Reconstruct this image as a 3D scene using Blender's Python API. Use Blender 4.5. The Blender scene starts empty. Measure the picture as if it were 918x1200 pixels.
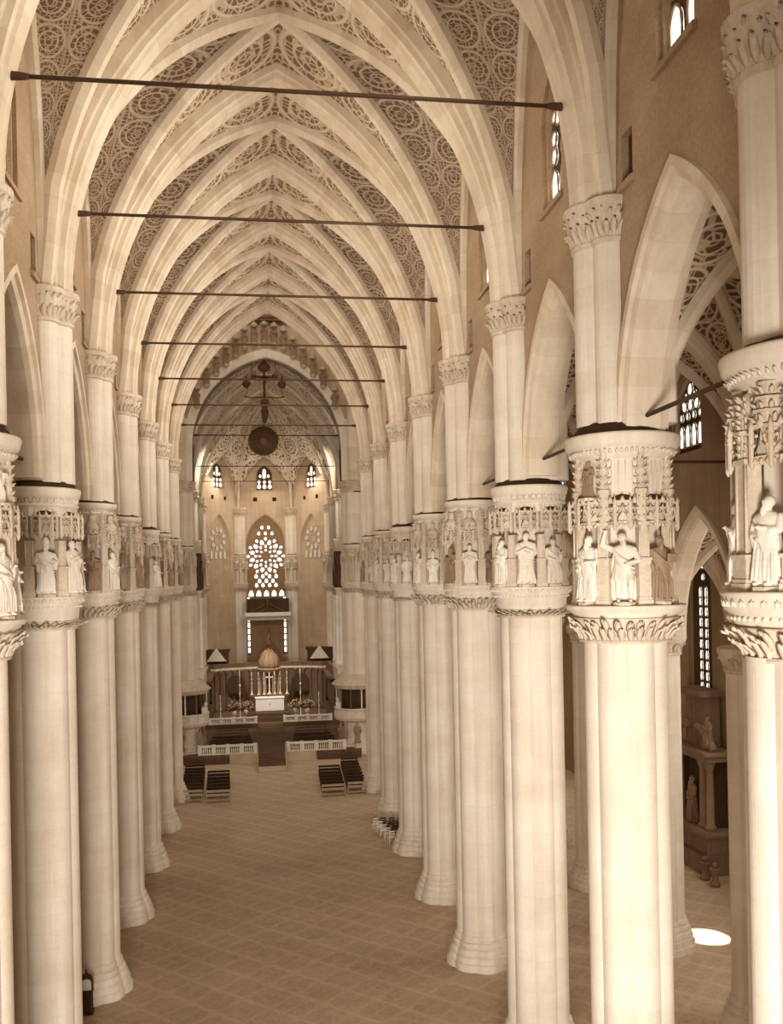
import bpy, bmesh, math, random
from math import sin, cos, pi, sqrt, atan2, radians as R_, log
from mathutils import Vector, Matrix
from mathutils.geometry import tessellate_polygon

random.seed(7)
S = bpy.context.scene
COL = S.collection

# ------------------------------------------------------------------ camera
EYE = Vector((-1.445, 0.0, 19.46))
cam_d = bpy.data.cameras.new('camera')
cam = bpy.data.objects.new('camera', cam_d)
COL.objects.link(cam)
cam_d.sensor_fit = 'VERTICAL'
cam_d.sensor_height = 24.0
cam_d.lens = 24.0 * 1081.56 / 1200.0
cam_d.shift_y = 76.31 / 1200.0
cam_d.clip_end = 600
TH, ROLL = 0.1452, -0.0194
fw = Vector((sin(TH), cos(TH), 0)); rt = Vector((cos(TH), -sin(TH), 0)); up = Vector((0, 0, 1))
m3 = Matrix((rt, up, -fw)).transposed() @ Matrix.Rotation(ROLL, 3, 'Z')
cam.matrix_world = Matrix.Translation(EYE) @ m3.to_4x4()
S.camera = cam

# ------------------------------------------------------------------ world, daylight, exposure
S.view_settings.view_transform = 'Standard'
S.view_settings.look = 'None'
S.view_settings.gamma = 1.0
S.view_settings.use_curve_mapping = False
S.view_settings.exposure = 0.36
w = bpy.data.worlds.new('world'); S.world = w; w.use_nodes = True
bg = w.node_tree.nodes['Background']
bg.inputs['Color'].default_value = (1.0, 0.80, 0.58, 1)
bg.inputs['Strength'].default_value = 0.40


def area_light(name, loc, target, sx, sy, power, color):
    d = bpy.data.lights.new(name, 'AREA'); d.shape = 'RECTANGLE'; d.size = sx; d.size_y = sy
    d.energy = power; d.color = color
    o = bpy.data.objects.new(name, d); COL.objects.link(o); o.location = loc
    o.rotation_euler = (Vector(target) - Vector(loc)).to_track_quat('-Z', 'Y').to_euler()
    return o


# area lamp for daylight assumed to enter by open west doors behind the viewer
key = area_light('assumed_west_door_daylight', (-3, -8, 9), (1.5, 24, 12), 6, 8, 3300, (1.0, 0.95, 0.88))
key.data.spread = R_(75)
# daylight through the tall south aisle windows
for yw_ in (31.3, 40.9, 50.5, 69.7, 79.3):
    area_light('south_window_daylight', (28.3, yw_, 14), (0, yw_ - 4, 4), 3, 10, 700, (1.0, 0.93, 0.82))
# daylight through the nave clerestory windows
for k_ in range(1, 9):
    yw_ = 9.6 * (k_ + .5) - 2.33
    area_light('clerestory_daylight', (8.9, yw_, 34.6), (-8, yw_ + 1, 34.5), 1.8, 4, 470, (1.0, 0.93, 0.82)).data.spread = R_(110)
    if k_ > 2: area_light('clerestory_daylight', (-8.9, yw_, 34.6), (8, yw_ + 1, 35.5), 1.8, 4, 260, (1.0, 0.93, 0.82)).data.spread = R_(110)  # left-hand lamps added to brighten the ribs opposite
# lamps added in transepts, crossing lantern and choir clerestory to brighten the far end
for sx in (-1, 1):
    area_light('added_transept_light', (sx * 27, 93.7, 16), (0, 96, 10), 12, 16, 1000, (1.0, 0.92, 0.8))
    for yw_ in (108, 117.6):
        area_light('added_choir_light', (sx * 8.6, yw_, 34.5), (-sx * 3, 126, 5) if yw_ < 110 else (-sx * 5, 142, 24), 2, 3.5, 450 if yw_ < 110 else 330, (1.0, 0.92, 0.8)).data.spread = R_(44 if yw_ < 110 else 85)
for ax_, ay_ in ((-6.0, 136.0), (0, 139.3), (6.0, 136.0)):
    area_light('added_apse_window_light', (ax_, ay_, 35), (0, 112, 12), 2.2, 3.2, 420, (1.0, 0.92, 0.8))  # lamps added before the upper apse windows to brighten the choir
area_light('added_lantern_light', (0, 93.7, 53), (0, 97, 0), 9, 9, 600, (1.0, 0.92, 0.8))


# spot lamp added inside the aisle to imitate a sun patch on the floor
def sun_patch_spot(name, loc, target, size, power):
    d = bpy.data.lights.new(name, 'SPOT'); d.energy = power; d.spot_size = size; d.spot_blend = .3
    d.shadow_soft_size = .05; d.color = (1, .96, .88)
    o = bpy.data.objects.new(name, d); COL.objects.link(o); o.location = loc
    o.rotation_euler = (Vector(target) - Vector(loc)).to_track_quat('-Z', 'Y').to_euler()
sun_patch_spot('added_sun_patch_lamp', (28.0, 40.5, 15.5), (21.9, 46.2, 0), R_(7.6), 60000)  # added lamp just inside the outer wall, in place of real sun


# ------------------------------------------------------------------ helpers: node maths
class N:
    """a shader socket with arithmetic"""
    nt = None
    def __init__(s, k): s.k = k
    @staticmethod
    def m(op, *a):
        n = N.nt.nodes.new('ShaderNodeMath'); n.operation = op
        for i, x in enumerate(a):
            if isinstance(x, N): N.nt.links.new(x.k, n.inputs[i])
            else: n.inputs[i].default_value = x
        return N(n.outputs[0])
    def __add__(s, o): return N.m('ADD', s, o)
    def __sub__(s, o): return N.m('SUBTRACT', s, o)
    def __mul__(s, o): return N.m('MULTIPLY', s, o)
    def __truediv__(s, o): return N.m('DIVIDE', s, o)
    def __rsub__(s, o): return N.m('SUBTRACT', o, s)
    __radd__ = __add__
    __rmul__ = __mul__
    def fract(s): return N.m('FRACT', s)
    def abs(s): return N.m('ABSOLUTE', s)
    def sqrt(s): return N.m('SQRT', s)
    def sin(s): return N.m('SINE', s)
    def min(s, o): return N.m('MINIMUM', s, o)
    def max(s, o): return N.m('MAXIMUM', s, o)
    def step(s, a, b):      # 0 below a .. 1 above b
        n = N.nt.nodes.new('ShaderNodeMapRange'); n.interpolation_type = 'SMOOTHSTEP'
        N.nt.links.new(s.k, n.inputs['Value'])
        n.inputs['From Min'].default_value = min(a, b); n.inputs['From Max'].default_value = max(a, b)
        if a > b: n.inputs['To Min'].default_value = 1; n.inputs['To Max'].default_value = 0
        return N(n.outputs[0])


def new_mat(name, rough=.85):
    m = bpy.data.materials.new(name); m.use_nodes = True
    N.nt = m.node_tree
    b = N.nt.nodes['Principled BSDF']
    b.inputs['Roughness'].default_value = rough
    b.inputs['Specular IOR Level'].default_value = .15
    return m, b


def vec_in(x, y, z=0.0):
    n = N.nt.nodes.new('ShaderNodeCombineXYZ')
    for i, v in enumerate((x, y, z)):
        if isinstance(v, N): N.nt.links.new(v.k, n.inputs[i])
        else: n.inputs[i].default_value = v
    return n.outputs[0]


def position():
    g = N.nt.nodes.new('ShaderNodeNewGeometry')
    s = N.nt.nodes.new('ShaderNodeSeparateXYZ'); N.nt.links.new(g.outputs['Position'], s.inputs[0])
    return g.outputs['Position'], [N(s.outputs[i]) for i in range(3)]


def uvs():
    t = N.nt.nodes.new('ShaderNodeUVMap'); t.uv_map = 'UVMap'
    s = N.nt.nodes.new('ShaderNodeSeparateXYZ'); N.nt.links.new(t.outputs[0], s.inputs[0])
    return N(s.outputs[0]), N(s.outputs[1])


def noise(vec, scale, detail=3, rough=.6):
    n = N.nt.nodes.new('ShaderNodeTexNoise'); N.nt.links.new(vec, n.inputs['Vector'])
    n.inputs['Scale'].default_value = scale; n.inputs['Detail'].default_value = detail
    n.inputs['Roughness'].default_value = rough
    return N(n.outputs['Fac'])


def voro(vec, scale, rand=1.0):
    n = N.nt.nodes.new('ShaderNodeTexVoronoi'); n.feature = 'DISTANCE_TO_EDGE'
    N.nt.links.new(vec, n.inputs['Vector']); n.inputs['Scale'].default_value = scale
    n.inputs['Randomness'].default_value = rand
    return N(n.outputs['Distance'])


def ramp(fac, a, b):
    n = N.nt.nodes.new('ShaderNodeMix'); n.data_type = 'RGBA'
    if isinstance(fac, N): N.nt.links.new(fac.k, n.inputs[0])
    else: n.inputs[0].default_value = fac
    for i, c in ((6, a), (7, b)):
        if hasattr(c, 'is_linked'): N.nt.links.new(c, n.inputs[i])
        else: n.inputs[i].default_value = (*c, 1)
    return n.outputs[2]


def bump(b, h, strength=.3, dist=.03):
    n = N.nt.nodes.new('ShaderNodeBump'); n.inputs['Strength'].default_value = strength
    n.inputs['Distance'].default_value = dist
    N.nt.links.new(h.k, n.inputs['Height']); N.nt.links.new(n.outputs[0], b.inputs['Normal'])


def stone(name, col, dark=.80, course=0.0, uvj=0.0, grain=.15, streak=True, rough=.85):
    """mottled marble; course = height of the stone courses, uvj = voussoir length along a swept rib"""
    m, b = new_mat(name, rough)
    pos, (x, y, z) = position()
    big = noise(pos, .35, 4)
    fine = noise(pos, 9.0, 3, .7)
    f = (big.step(.3, .7)) * (1 - grain * 2) + (fine.step(.3, .75)) * grain * 2
    if streak:
        st = noise(vec_in(x * 3.0, y * 3.0, z * .12), 1.0, 4)
        f = f * .65 + st.step(.3, .7) * .35
    if course:
        wob = noise(pos, 1.3, 2)
        q = (z / course + wob * .05).fract()
        line = (q.step(.0, .06)).min(q.step(1.0, .95))
        blk = noise(vec_in(N.m('FLOOR', z / course) * 7.3, x * .25, y * .25), 1.0, 2).step(.35, .65)
        f = (f * .86 + blk * .14) * (.80 + .20 * line)
    if uvj:
        u, v = uvs()
        q = (u / uvj).fract()
        line = (q.step(.0, .05)).min(q.step(1.0, .96))
        blk = noise(vec_in(N.m('FLOOR', u / uvj) * 3.7, x * .05, y * .05), 1.0, 1).step(.35, .65)
        f = (f * .7 + blk * .3) * (.70 + .30 * line)
    d = tuple(c * dark ** (1 + .35 * i) for i, c in enumerate(col))
    N.nt.links.new(ramp(f, d, col), b.inputs['Base Color'])
    bump(b, fine, .25, .02)
    return m


PALE = (.83, .755, .64)
M = {}
M['marble'] = stone('pier_marble', PALE, .74, course=.62)
M['rib'] = stone('rib_stone', (.80, .70, .555), .70, uvj=.85)
M['carved'] = stone('carved_marble', (.77, .68, .55), .62, grain=.25)
M['statue'] = stone('statue_marble', (.86, .80, .70), .80, grain=.12, streak=False)
M['worn_statue'] = stone('weathered_statue_stone', (.40, .29, .19), .66, grain=.2, streak=False)
M['wall'] = stone('wall_stone', (.49, .37, .25), .62, course=.55, grain=.25, streak=False)
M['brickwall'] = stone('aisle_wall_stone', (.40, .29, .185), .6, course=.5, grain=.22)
M['apse'] = stone('apse_stone', (.62, .49, .345), .66, course=.7, grain=.2)
M['dust_shade'] = stone('dust_and_shade', (.085, .045, .022), .6, grain=.3, streak=False)  # near-black colour holding both dust and painted shade
M['wood'] = stone('dark_wood', (.10, .06, .035), .5, grain=.3)
M['midwood'] = stone('carved_walnut', (.225, .145, .09), .5, grain=.3)
M['palewood'] = stone('pale_lit_wood', (.55, .42, .29), .7, grain=.2)
M['iron'] = stone('wrought_iron', (.10, .06, .035), .6, grain=.2, streak=False, rough=.6)
M['bronze'] = stone('dark_bronze', (.13, .075, .04), .5, grain=.3, streak=False, rough=.5)
M['giltwhite'] = stone('silvered_metal', (.85, .77, .64), .8, grain=.1, streak=False, rough=.4)
M['linen'] = stone('white_linen', (.93, .90, .83), .95, grain=.05, streak=False)
M['carpet'] = stone('dark_carpet', (.17, .105, .065), .6, grain=.3, streak=False)
M['steps'] = stone('step_marble', (.66, .53, .38), .75, grain=.15, streak=False)
M['canvas'] = stone('brown_canvas', (.33, .215, .13), .7, grain=.15)
M['dstone'] = stone('monument_marble', (.30, .21, .135), .6, grain=.2)
M['brownstone'] = stone('brown_limestone', (.36, .25, .16), .6, grain=.25, streak=False)


def tracery(name, light, dark, dense=8.0, line=.05, ring=(.80, .72, .58)):
    """painted gothic tracery: rows of medallions filled with lace, in the web's own UV"""
    m, b = new_mat(name, .9)
    pos, (x, y, z) = position()
    u, v0 = uvs()
    v = v0.fract()
    cu = u.fract() - .5
    cv = v - .5
    r = ((cu / .485) * (cu / .485) + (cv / .46) * (cv / .46)).sqrt()
    cell = N.m('FLOOR', u) * 3.7 + N.m('FLOOR', v0) * 5.3
    vor = voro(vec_in(u * dense, v * dense * .8, cell), 1.0, .7)
    hole_in = vor.step(line, line * 2.2)
    vo2 = voro(vec_in(u * dense * 1.2 + 3.1, v * dense * 1.1), 1.0, .45)
    hole_out = vo2.step(.10, .18)
    ang = N.m('ARCTAN2', cv, cu)
    k6 = (ang * 3.0).sin().abs()
    spoke = k6.step(.06, .16)
    rin = r.step(.87, .84)
    rout = r.step(1.0, 1.04)
    rr = r.step(.50, .53) * r.step(.62, .59)
    core = r.step(.22, .17) + r.step(.25, .29)
    hole = (hole_in * rin * spoke.max(r.step(.5, .49)) * core.min(1.0) * (1 - rr)) + hole_out * rout
    edge = v.step(.015, .05) * v.step(.985, .95)
    hole = hole.min(1.0) * edge
    rings = (r.step(.88, .90) * r.step(.985, .965) + rr * .7).min(1.0) * edge
    tone = noise(pos, .5, 4).step(.25, .75)
    fine = noise(pos, 7, 2).step(.3, .7)
    base = ramp(tone * .7 + fine * .3, tuple(c * .74 for c in light), light)
    base = ramp(rings * .45, base, ring)
    c = ramp(hole, base, dark)
    N.nt.links.new(c, b.inputs['Base Color'])
    bump(b, (1 - hole) + rings * .4, .5, .06)
    return m


M['web'] = tracery('vault_tracery', (.66, .52, .375), (.235, .145, .086))
M['lace'] = tracery('choir_vault_tracery', (.85, .76, .62), (.24, .15, .09), dense=7.0, line=.07)
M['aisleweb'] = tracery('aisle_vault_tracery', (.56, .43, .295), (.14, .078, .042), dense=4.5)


def floor_mat():
    m, b = new_mat('inlaid_marble_floor', .55)
    pos, (x, y, z) = position()
    a = ((x * 2.6).sin() + (y * 2.6).sin()).abs().step(.10, .35)
    c = ((x * 1.3 + y * 1.3).sin() * (x * 1.3 - y * 1.3).sin()).abs().step(.08, .25)
    n = noise(pos, .25, 4).step(.25, .75)
    g = noise(pos, 5.0, 3, .8).step(.3, .75)
    f = a * .10 + c * .16 + n * .24 + g * .28 + noise(pos, 1.6, 4, .75).step(.3, .7) * .22
    N.nt.links.new(ramp(f, (.70, .535, .38), (.36, .25, .157)), b.inputs['Base Color'])
    bump(b, g, .1, .01)
    return m


M['floor'] = floor_mat()


def glass_mat(name, col, strength, speck=0.0, scale=3.0):
    m, b = new_mat(name, .3)
    pos, (x, y, z) = position()
    f = noise(pos, scale, 2).step(.35 + speck * .1, .55 + speck * .1)
    c = ramp(f, tuple(v * (1 - .8 * speck) for v in col), col)
    N.nt.links.new(c, b.inputs['Emission Color'])
    b.inputs['Base Color'].default_value = (.3, .25, .18, 1)
    b.inputs['Emission Strength'].default_value = strength
    return m


M['pane'] = glass_mat('lit_window_glass', (1, .95, .84), 1.5, .12)
M['pane_dim'] = glass_mat('dim_pane_glow', (.92, .78, .58), .3, .4)
M['darkglass'] = stone('dark_tracery', (.12, .07, .038), .6, grain=.3, streak=False)


# ------------------------------------------------------------------ helpers: meshes
class MB:
    def __init__(s): s.v = []; s.f = []; s.uv = {}; s.sm = set()
    def vert(s, p): s.v.append(tuple(p)); return len(s.v) - 1
    def face(s, idx, uv=None, smooth=False):
        s.f.append(tuple(idx))
        if uv: s.uv[len(s.f) - 1] = uv
        if smooth: s.sm.add(len(s.f) - 1)
    def loft(s, rings, caps=True, smooth=True, closed=True, u0=0.0):
        """rings: lists of equal length"""
        base = [[s.vert(p) for p in r] for r in rings]
        n = len(rings[0]); u = u0
        for i in range(len(rings) - 1):
            du = (Vector(rings[i + 1][0]) - Vector(rings[i][0])).length
            for j in range(n if closed else n - 1):
                k = (j + 1) % n
                s.face((base[i][j], base[i][k], base[i + 1][k], base[i + 1][j]),
                       ((u, j / n), (u, (j + 1) / n), (u + du, (j + 1) / n), (u + du, j / n)), smooth)
            u += du
        if caps and closed:
            s.face(tuple(reversed(base[0]))); s.face(tuple(base[-1]))
        return s
    def box(s, x0, x1, y0, y1, z0, z1):
        return s.loft([[(x0, y0, z), (x1, y0, z), (x1, y1, z), (x0, y1, z)] for z in (z0, z1)], smooth=False)
    def prism(s, poly, z0, z1, smooth=False):
        return s.loft([[(x, y, z) for x, y in poly] for z in (z0, z1)], smooth=smooth)
    def lathe(s, prof, n=24, c=(0, 0), a0=0.0, smooth=True):
        return s.loft([[(c[0] + r * cos(a0 + 2 * pi * j / n), c[1] + r * sin(a0 + 2 * pi * j / n), z) for j in range(n)]
                       for r, z in prof], smooth=smooth)
    def tube(s, pts, r, n=8, smooth=True):
        pts = [Vector(p) for p in pts]
        rs = r if isinstance(r, (list, tuple)) else [r] * len(pts)
        rings = []
        for i, p in enumerate(pts):
            t = (pts[min(i + 1, len(pts) - 1)] - pts[max(i - 1, 0)]).normalized()
            ref = Vector((0, 0, 1)) if abs(t.z) < .9 else Vector((1, 0, 0))
            a = t.cross(ref).normalized(); b = t.cross(a)
            rings.append([p + (a * cos(2 * pi * j / n) + b * sin(2 * pi * j / n)) * rs[i] for j in range(n)])
        return s.loft(rings, smooth=smooth)
    def ball(s, c, rx, ry=None, rz=None, n=10, m=6):
        ry = ry or rx; rz = rz or rx
        rings = []
        for i in range(m + 1):
            a = -pi / 2 + pi * i / m
            q = max(cos(a), .02)
            rings.append([(c[0] + rx * q * cos(2 * pi * j / n), c[1] + ry * q * sin(2 * pi * j / n), c[2] + rz * sin(a)) for j in range(n)])
        return s.loft(rings)
    def sweep(s, path, lat, sec, smooth=False, out=None):
        """sec: (lateral, outward) points; outward is away from 'out'"""
        P = [Vector(p) for p in path]; lat = Vector(lat).normalized()
        rings = []
        segn = []
        for i in range(len(P) - 1):
            t = (P[i + 1] - P[i]).normalized(); n = t.cross(lat).normalized()
            if out is not None and n.dot((P[i] + P[i + 1]) / 2 - Vector(out)) < 0: n = -n
            segn.append(n)
        for i, p in enumerate(P):
            a = segn[max(i - 1, 0)]; b = segn[min(i, len(segn) - 1)]
            n = (a + b).normalized(); k = 1 / max(.4, n.dot(a))
            rings.append([p + lat * l + n * (o * k) for l, o in sec])
        return s.loft(rings, caps=True, smooth=smooth)
    def add(s, o, mat=None):
        k = len(s.v); fo = len(s.f)
        for p in o.v: s.v.append(tuple(mat @ Vector(p)) if mat else p)
        for i, f in enumerate(o.f):
            s.f.append(tuple(a + k for a in f))
            if i in o.uv: s.uv[fo + i] = o.uv[i]
            if i in o.sm: s.sm.add(fo + i)
        return s
    def mesh(s, name, mat, fix=True):
        me = bpy.data.meshes.new(name)
        me.from_pydata(s.v, [], s.f)
        if s.uv:
            ul = me.uv_layers.new(name='UVMap')
            for pi_, p in enumerate(me.polygons):
                u = s.uv.get(pi_)
                if u:
                    for k, li in enumerate(p.loop_indices): ul.data[li].uv = u[k % len(u)]
        for i in s.sm: me.polygons[i].use_smooth = True
        if fix:
            b = bmesh.new(); b.from_mesh(me); bmesh.ops.recalc_face_normals(b, faces=b.faces); b.to_mesh(me); b.free()
        me.materials.append(mat)
        return me
    def build(s, name, mat, parent=None, loc=None, rotz=0, fix=True):
        return put(name, s.mesh(name, mat, fix), parent, loc, rotz)


def put(name, me, parent=None, loc=None, rotz=0):
    o = bpy.data.objects.new(name, me); COL.objects.link(o)
    if parent: o.parent = parent
    if loc is not None: o.location = loc
    if rotz: o.rotation_euler = (0, 0, rotz)
    return o


def tag(o, label, cat, group=None):
    o['label'] = label; o['category'] = cat
    if group: o['group'] = group
    return o


def struct(o):
    o['kind'] = 'structure'; return o


def thing(name, loc, label, cat, group=None, rotz=0):
    o = bpy.data.objects.new(name, None); COL.objects.link(o)
    o.empty_display_size = .3
    o.location = loc; o.rotation_euler = (0, 0, rotz)
    return tag(o, label, cat, group)


def copy_tree(o, parent=None):
    c = o.copy(); COL.objects.link(c); c.parent = parent
    for ch in [x for x in bpy.data.objects if x.parent == o]:
        copy_tree(ch, c)
    return c


def parch(a, rise, n=14, z0=0.0):
    """points (x, z) of a pointed arch, left foot to right foot"""
    r = (rise * rise + a * a) / (2 * a)
    if rise < a:        # flat: circle section through the apex is not possible, use an ellipse
        L = [(-a * cos(i / n * pi / 2), z0 + rise * sin(i / n * pi / 2)) for i in range(n + 1)]
    else:
        A = math.asin(min(1, rise / r))
        L = [(r - a - r * cos(A * i / n), z0 + r * sin(A * i / n)) for i in range(n + 1)]
    return L + [(-x, z) for x, z in reversed(L[:-1])]


def Yk(k): return 9.6 * k - 2.33


Z0, RISE, A_WEB = 30.28, 14.2, 9.05
PX = 9.5                                # pier axis


def prof(t, a=A_WEB, rise=RISE):
    r = (rise * rise + a * a) / (2 * a); x = min(t, 1) * a
    return sqrt(max(0, r * r - (x + r - a) ** 2))


# ================================================================== STRUCTURE
# floor
mb = MB(); mb.box(-32, 32, -12, 150, -.4, 0)
struct(mb.build('floor', M['floor']))


def wall_panel(mb, outer, holes, place, thick):
    """place(u, z, w) -> xyz; w from 0 to thick"""
    loops = [outer] + holes
    tri = tessellate_polygon([[Vector((u, z, 0)) for u, z in l] for l in loops])
    flat = [p for l in loops for p in l]
    i0 = [mb.vert(place(u, z, 0)) for u, z in flat]
    i1 = [mb.vert(place(u, z, thick)) for u, z in flat]
    for t in tri:
        mb.face([i0[k] for k in t]); mb.face([i1[k] for k in reversed(t)])
    k = 0
    for l in loops:
        n = len(l)
        for j in range(n):
            a, b = k + j, k + (j + 1) % n
            mb.face((i0[a], i0[b], i1[b], i1[a]))
        k += n


WIN = dict(hw=1.05, z0=32.5, zs=35.4, zt=37.2)


def window_outline(hw, z0, zs, zt, n=8):
    return [(hw, z0)] + [(-x, z) for x, z in parch(hw, zt - zs, n, zs)] + [(-hw, z0)]


RECESS = (4.8 - 1.75, 30.5, 31.9, .38)     # small dark putlog openings beside the springers


def clerestory(side, ks, name):
    mb = MB()
    sg = 1 if side == 'right' else -1
    for k in ks:
        yc = Yk(k + .5)
        arch = parch(3.7, 6.2, 14, 23.4)
        outer = [(-4.8, 23.4)] + [(x, z) for x, z in arch] + [(4.8, 23.4), (4.8, 45), (-4.8, 45)]
        holes = [window_outline(**WIN)]
        for c in (-1, 1):
            u, z0, z1, hw = RECESS; u *= c
            holes.append([(u - hw, z0), (u + hw, z0), (u + hw, z1), (u - hw, z1)])
        wall_panel(mb, outer, holes, lambda u, z, w: (sg * (9.1 + w), yc + u, z), 1.2)
    return struct(mb.build(name, M['wall']))


clerestory('right', [1, 2, 3, 4, 5, 6, 7, 8], 'wall_right')
clerestory('left', [2, 3, 4, 5, 6, 7, 8], 'wall_left')
clerestory('right', [11, 12], 'wall_choir_right')
clerestory('left', [11, 12], 'wall_choir_left')

# sloping sills, backs of the small openings and arch rings of the arcade
trim_no = [0]


def trim(mb, mat, parent=None):
    trim_no[0] += 1
    return struct(mb.build('trim_%d' % trim_no[0], mat, parent))


ARCSEC = [(-.78, .30), (-.78, .06), (-.66, .03), (-.58, -.16), (-.40, -.22), (.40, -.22), (.58, -.16), (.66, .03), (.78, .06), (.78, .30)]
for sg, ks in ((1, [1, 2, 3, 4, 5, 6, 7, 8, 11, 12]), (-1, [2, 3, 4, 5, 6, 7, 8, 11, 12])):
    for k in ks:
        yc = Yk(k + .5)
        mb = MB()
        mb.sweep([(sg * 9.7, yc + x, z) for x, z in parch(3.62, 6.2, 16, 23.3)], (1, 0, 0), ARCSEC, out=(sg * 9.7, yc, 22))
        trim(mb, M['rib'])
        mb = MB()       # window sill and the little sills
        for u, hw, z in ((0, WIN['hw'] + .12, WIN['z0']), (RECESS[0], .48, RECESS[1]), (-RECESS[0], .48, RECESS[1])):
            mb.loft([[(sg * 9.75, yc + u + e, z + .42), (sg * 8.98, yc + u + e, z - .02), (sg * 8.98, yc + u + e, z - .2), (sg * 9.75, yc + u + e, z - .2)] for e in (-hw, hw)], smooth=False)
        trim(mb, M['wall'])
        mb = MB()       # dark boards added to stand for the shade inside the small openings
        for c in (-1, 1):
            u, z0, z1, hw = RECESS; u *= c
            mb.box(sg * 9.32, sg * 9.42, yc + u - hw - .1, yc + u + hw + .1, z0 - .1, z1 + .1)
        trim(mb, M['wood'])  # added boards standing for shade, in the dark wood colour


mb = MB(); mb.box(-12, 12, -6.5, -6, 21.5, 50); struct(mb.build('wall_west_blocker', M['wall']))  # unseen partial wall, added to keep light off the upper piers

# ---- vaults
def vault(cx, cy, a, b, z0, rise, mat, nt=26, nv=8, kk=(2.7, 3.6), gap=.6, rows=2):
    mb = MB(); bb = b - gap
    def grid(f, kk, rows):
        ids = []
        for i in range(nt + 1):
            t = 1 - (1 - i / nt) ** 1.0
            t = min(t, .985)
            ids.append([mb.vert(f(t, j / nv)) for j in range(nv + 1)])
        for i in range(nt):
            t0, t1 = i / nt, min((i + 1) / nt, .985)
            u0, u1 = -log(1 - t0 * .99) * kk, -log(1 - t1 * .99) * kk
            for j in range(nv):
                mb.face((ids[i][j], ids[i][j + 1], ids[i + 1][j + 1], ids[i + 1][j]),
                        ((u0, rows * j / nv), (u0, rows * (j + 1) / nv), (u1, rows * (j + 1) / nv), (u1, rows * j / nv)), True)
    for sy in (-1, 1):
        for sx in (-1, 1):
            grid(lambda t, v: (cx + sx * t * a, cy + sy * bb * (t + (1 - t) * v), z0 + prof(t, a, rise)), kk[0], 1)
            grid(lambda t, v: (cx + sx * a * (t + (1 - t) * v), cy + sy * t * bb, z0 + prof(t, a, rise)), kk[1], rows)
    return struct(mb.build('ceiling', mat))


def diag_ribs(cx, cy, a, b, z0, rise, wdt=.30, dep=.42, gap=.6, ridge=False):
    mb = MB(); bb = b - gap
    sec = [(-wdt, .12), (-wdt, -dep * .45), (-wdt * .6, -dep * .8), (-wdt * .35, -dep), (wdt * .35, -dep), (wdt * .6, -dep * .8), (wdt, -dep * .45), (wdt, .12)]
    for s in (1, -1):
        pts = []
        for i in range(-20, 21):
            t = i / 20
            pts.append((cx + t * a, cy + s * t * bb, z0 + prof(abs(t), a, rise)))
        mb.sweep(pts, (-s * bb, a, 0), sec, out=(cx, cy, z0 - 5))
    for sx in (-1, 1):      # wall ribs
        pts = [(cx + sx * (a - .05), cy + t / 20 * bb, z0 + prof(abs(t / 20), a, rise)) for t in range(-20, 21)]
        mb.sweep(pts, (1, 0, 0), [(-.22, .1), (-.22, -.2), (-.1, -.3), (.1, -.3), (.22, -.2), (.22, .1)], out=(cx + sx * a, cy, z0 - 5))
    if ridge:
        mb.lathe([(.05, z0 + rise - .75), (.55, z0 + rise - .7), (.75, z0 + rise - .5), (.8, z0 + rise)], 16, (cx, cy))
    return trim(mb, M['rib'])


TRSEC = [(-.74, 1.05), (-.74, .42), (-.66, .34), (-.62, .14), (-.46, .10), (-.38, 0), (.38, 0), (.46, .10), (.62, .14), (.66, .34), (.74, .42), (.74, 1.05)]


def transverse(y, a=8.15, rise=13.4, z0=Z0, cx=0, sc=1.0, n=20, mat='rib'):
    mb = MB()
    sec = [(l * sc, o * sc) for l, o in TRSEC]
    mb.sweep([(cx + x, y, z) for x, z in parch(a, rise, n, z0)], (0, 1, 0), sec, out=(cx, y, z0 - 3))
    return trim(mb, M[mat])


for k in range(2, 9):
    vault(0, Yk(k + .5), A_WEB, 4.8, Z0, RISE, M['web'])
    diag_ribs(0, Yk(k + .5), A_WEB, 4.8, Z0, RISE)
for k in range(2, 10):
    transverse(Yk(k))
for k in (11, 12):
    vault(0, Yk(k + .5), A_WEB, 4.8, Z0, RISE, M['lace'])
    diag_ribs(0, Yk(k + .5), A_WEB, 4.8, Z0, RISE, .16, .24)
for k in (12, 13):
    transverse(Yk(k), 8.7, 13.9, sc=.36)

# inner aisles: vaults, cross arches
AX, AA = 14.75, 4.45
for sg, ks in ((1, range(1, 8)), (-1, range(2, 8))):
    for k in ks:
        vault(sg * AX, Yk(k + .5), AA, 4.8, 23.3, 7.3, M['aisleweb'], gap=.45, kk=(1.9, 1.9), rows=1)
        diag_ribs(sg * AX, Yk(k + .5), AA, 4.8, 23.3, 7.3, .2, .3, gap=.45)
    for k in list(ks) + [8]:
        transverse(Yk(k), 4.05, 6.7, 23.3, sg * AX, .62, 12)

# wall between the two aisles, with its own arcade and clerestory; outer aisle wall
AWIN = dict(hw=1.5, z0=25.2, zs=27.0, zt=28.9)


def aisle_wall(sg, ks, name):
    mb = MB()
    for k in ks:
        yc = Yk(k + .5)
        outer = [(-4.8, 16)] + parch(3.75, 6.3, 12, 16) + [(4.8, 16), (4.8, 32), (-4.8, 32)]
        holes = [[(u + 1.1, z) for u, z in window_outline(**AWIN)]] if sg > 0 else []
        wall_panel(mb, outer, holes, lambda u, z, w: (sg * (19.2 + w), yc + u, z), .9)
    return struct(mb.build(name, M['brickwall']))


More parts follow.
